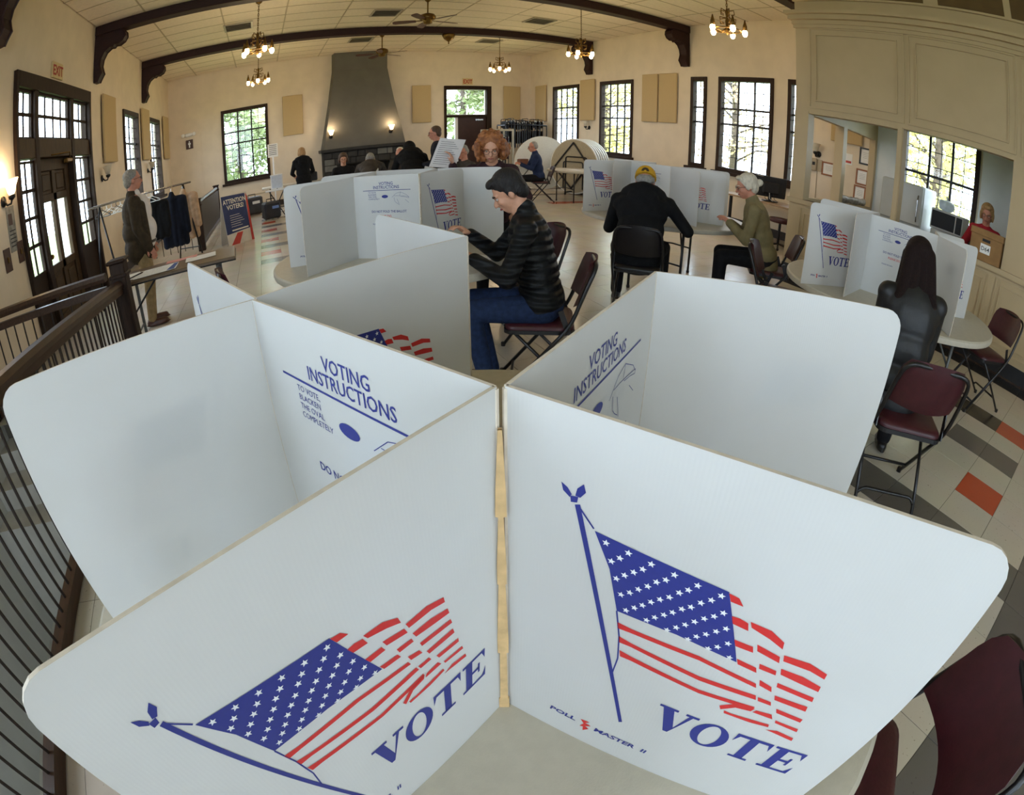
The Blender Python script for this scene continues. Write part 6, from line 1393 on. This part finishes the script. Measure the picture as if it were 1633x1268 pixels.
t = thing('foil_tray', 'crumpled foil covering on the end hatch sill', 'foil', (7.85, YK+.06, 1.10)); m_foil = mat('crumpled_foil', srgb(190, 188, 182), .3, metal=.8, noise=.25, nscale=14, bump=1.0, bscale=50)
rb = random.Random(8); blob('foil', [('e', Vector((-.4+.09*k, rb.uniform(-.02, .02), .04)), (.08, .05, .05+rb.uniform(0, .02)), None) for k in range(10)], .012, m_foil, t, 0)
# ------------------------------------------------------------------ outdoors
m_grass = mat('lawn_grass', srgb(120, 138, 70), .9, noise=.35, nscale=3); m_bark = mat('grey_bark', srgb(96, 84, 74), .9, noise=.3, nscale=10, bump=.5)
struct(MB().span((-40, -30, -.95), (XL-.4, 60, -.7)).build('ground_west', m_grass)); struct(MB().span((XR+.3, -30, -.95), (60, 60, -.7)).build('ground_east', m_grass)); struct(MB().span((XL-.4, YF+.3, -.95), (XR+.3, 60, -.7)).build('ground_north', m_grass))
m_ly = mat('yellow_autumn_leaf', srgb(226, 214, 140), .6, noise=.3, nscale=.8, trans=.45, col2=srgb(204, 200, 120)); m_lg = mat('olive_green_leaf', srgb(140, 152, 104), .6, trans=.35, nscale=.8, col2=srgb(174, 182, 136)); m_lo = mat('russet_autumn_leaf', srgb(206, 178, 140), .6, trans=.4, nscale=.8, col2=srgb(214, 200, 150))
def tree(x, y, h, r, label, ml, nleaf, lsz, seed, conifer=False):
    rr = random.Random(seed); t = thing('tree', label, 'tree', (x, y, -.7), 0, 'trees outside the windows')
    tr = MB(); tr.tube([(0, 0, 0), (.05, .03, h*.35), (-.05, .08, h*.7), (0, .05, h)], .1, 8, radii=[.17, .13, .08, .03]); tr.build('trunk', m_bark, t, True)
    V = []; F = []; brs = MB()
    for k in range(26):
        z0 = h*(.18+.75*k/26); a_ = rr.uniform(0, 2*math.pi); ln = (r*(1.15-z0/h) if conifer else r*math.sin(math.pi*min(.95, max(.12, (z0/h-.1)*1.05)))**.6)*rr.uniform(.7, 1.1)
        e = Vector((math.cos(a_)*ln, math.sin(a_)*ln, z0+(-.25*ln if conifer else .45*ln*rr.uniform(.3, 1)))); s0 = Vector((0, .05, z0)); mdd = s0.lerp(e, .5)+Vector((rr.uniform(-.2, .2), rr.uniform(-.2, .2), rr.uniform(-.1, .25)))
        brs.tube([s0, mdd, e], .02, 5, radii=[.045, .026, .008])
        for q in range(nleaf//26):
            f_ = rr.uniform(.25, 1.05); p = (s0.lerp(mdd, f_*2) if f_ < .5 else mdd.lerp(e, f_*2-1))+Vector((rr.gauss(0, .28), rr.gauss(0, .28), rr.gauss(0, .24)-(.2 if conifer else 0)))
            u = Vector((rr.uniform(-1, 1), rr.uniform(-1, 1), rr.uniform(-1, .6))).normalized(); w__ = u.cross(Vector((rr.uniform(-1, 1), rr.uniform(-1, 1), rr.uniform(-1, 1)))).normalized(); sz = lsz*rr.uniform(.6, 1.2); o = len(V)
            V += [p-u*sz, p+w__*sz*.45, p+u*sz, p-w__*sz*.45]; F.append((o, o+1, o+2, o+3))
    brs.build('branches', m_bark, t, kind='stuff'); MB().add(V, F).build('foliage', ml, t, kind='stuff')
tree(13.2, 4.2, 8, 2.6, 'yellow-leaved tree close outside the kitchen window', m_ly, 4200, .10, 1); tree(17.5, 5.2, 9, 2.8, 'second yellow tree behind the one at the kitchen window', m_ly, 3400, .13, 2); tree(14.2, 12.0, 9, 3.2, 'thin grey-branched tree outside the widest right window', m_lo, 2200, .10, 3); tree(12.6, 17.5, 8, 3.0, 'yellow-green tree outside the far right windows', m_ly, 2600, .12, 4); tree(16.5, 22.5, 9, 3.4, 'russet tree far outside the right wall windows', m_lo, 2600, .12, 5)
tree(8.3, 21.5, 9, 3.6, 'drooping green conifer outside the end-wall door', m_lg, 7000, .16, 6, True); tree(-1.2, 24.5, 8, 3.6, 'green conifer outside the end-wall window', m_lg, 6000, .16, 7, True); tree(3.4, 31, 8, 3.6, 'paler tree beyond the end-wall window', m_lg, 3500, .16, 8, False)
m_porch = mat('white_porch_paint', srgb(214, 212, 208), .6, noise=.05, nscale=3)
t = thing('porch_post', 'white porch post outside the entrance door', 'post', (-5.2, 12.2, -.7)); MB().bbox((0, 0, 1.9), (.26, .26, 3.8), .02).build('shaft', m_porch, t); MB().bbox((0, 0, .15), (.36, .36, .3), .02).build('plinth', m_porch, t)
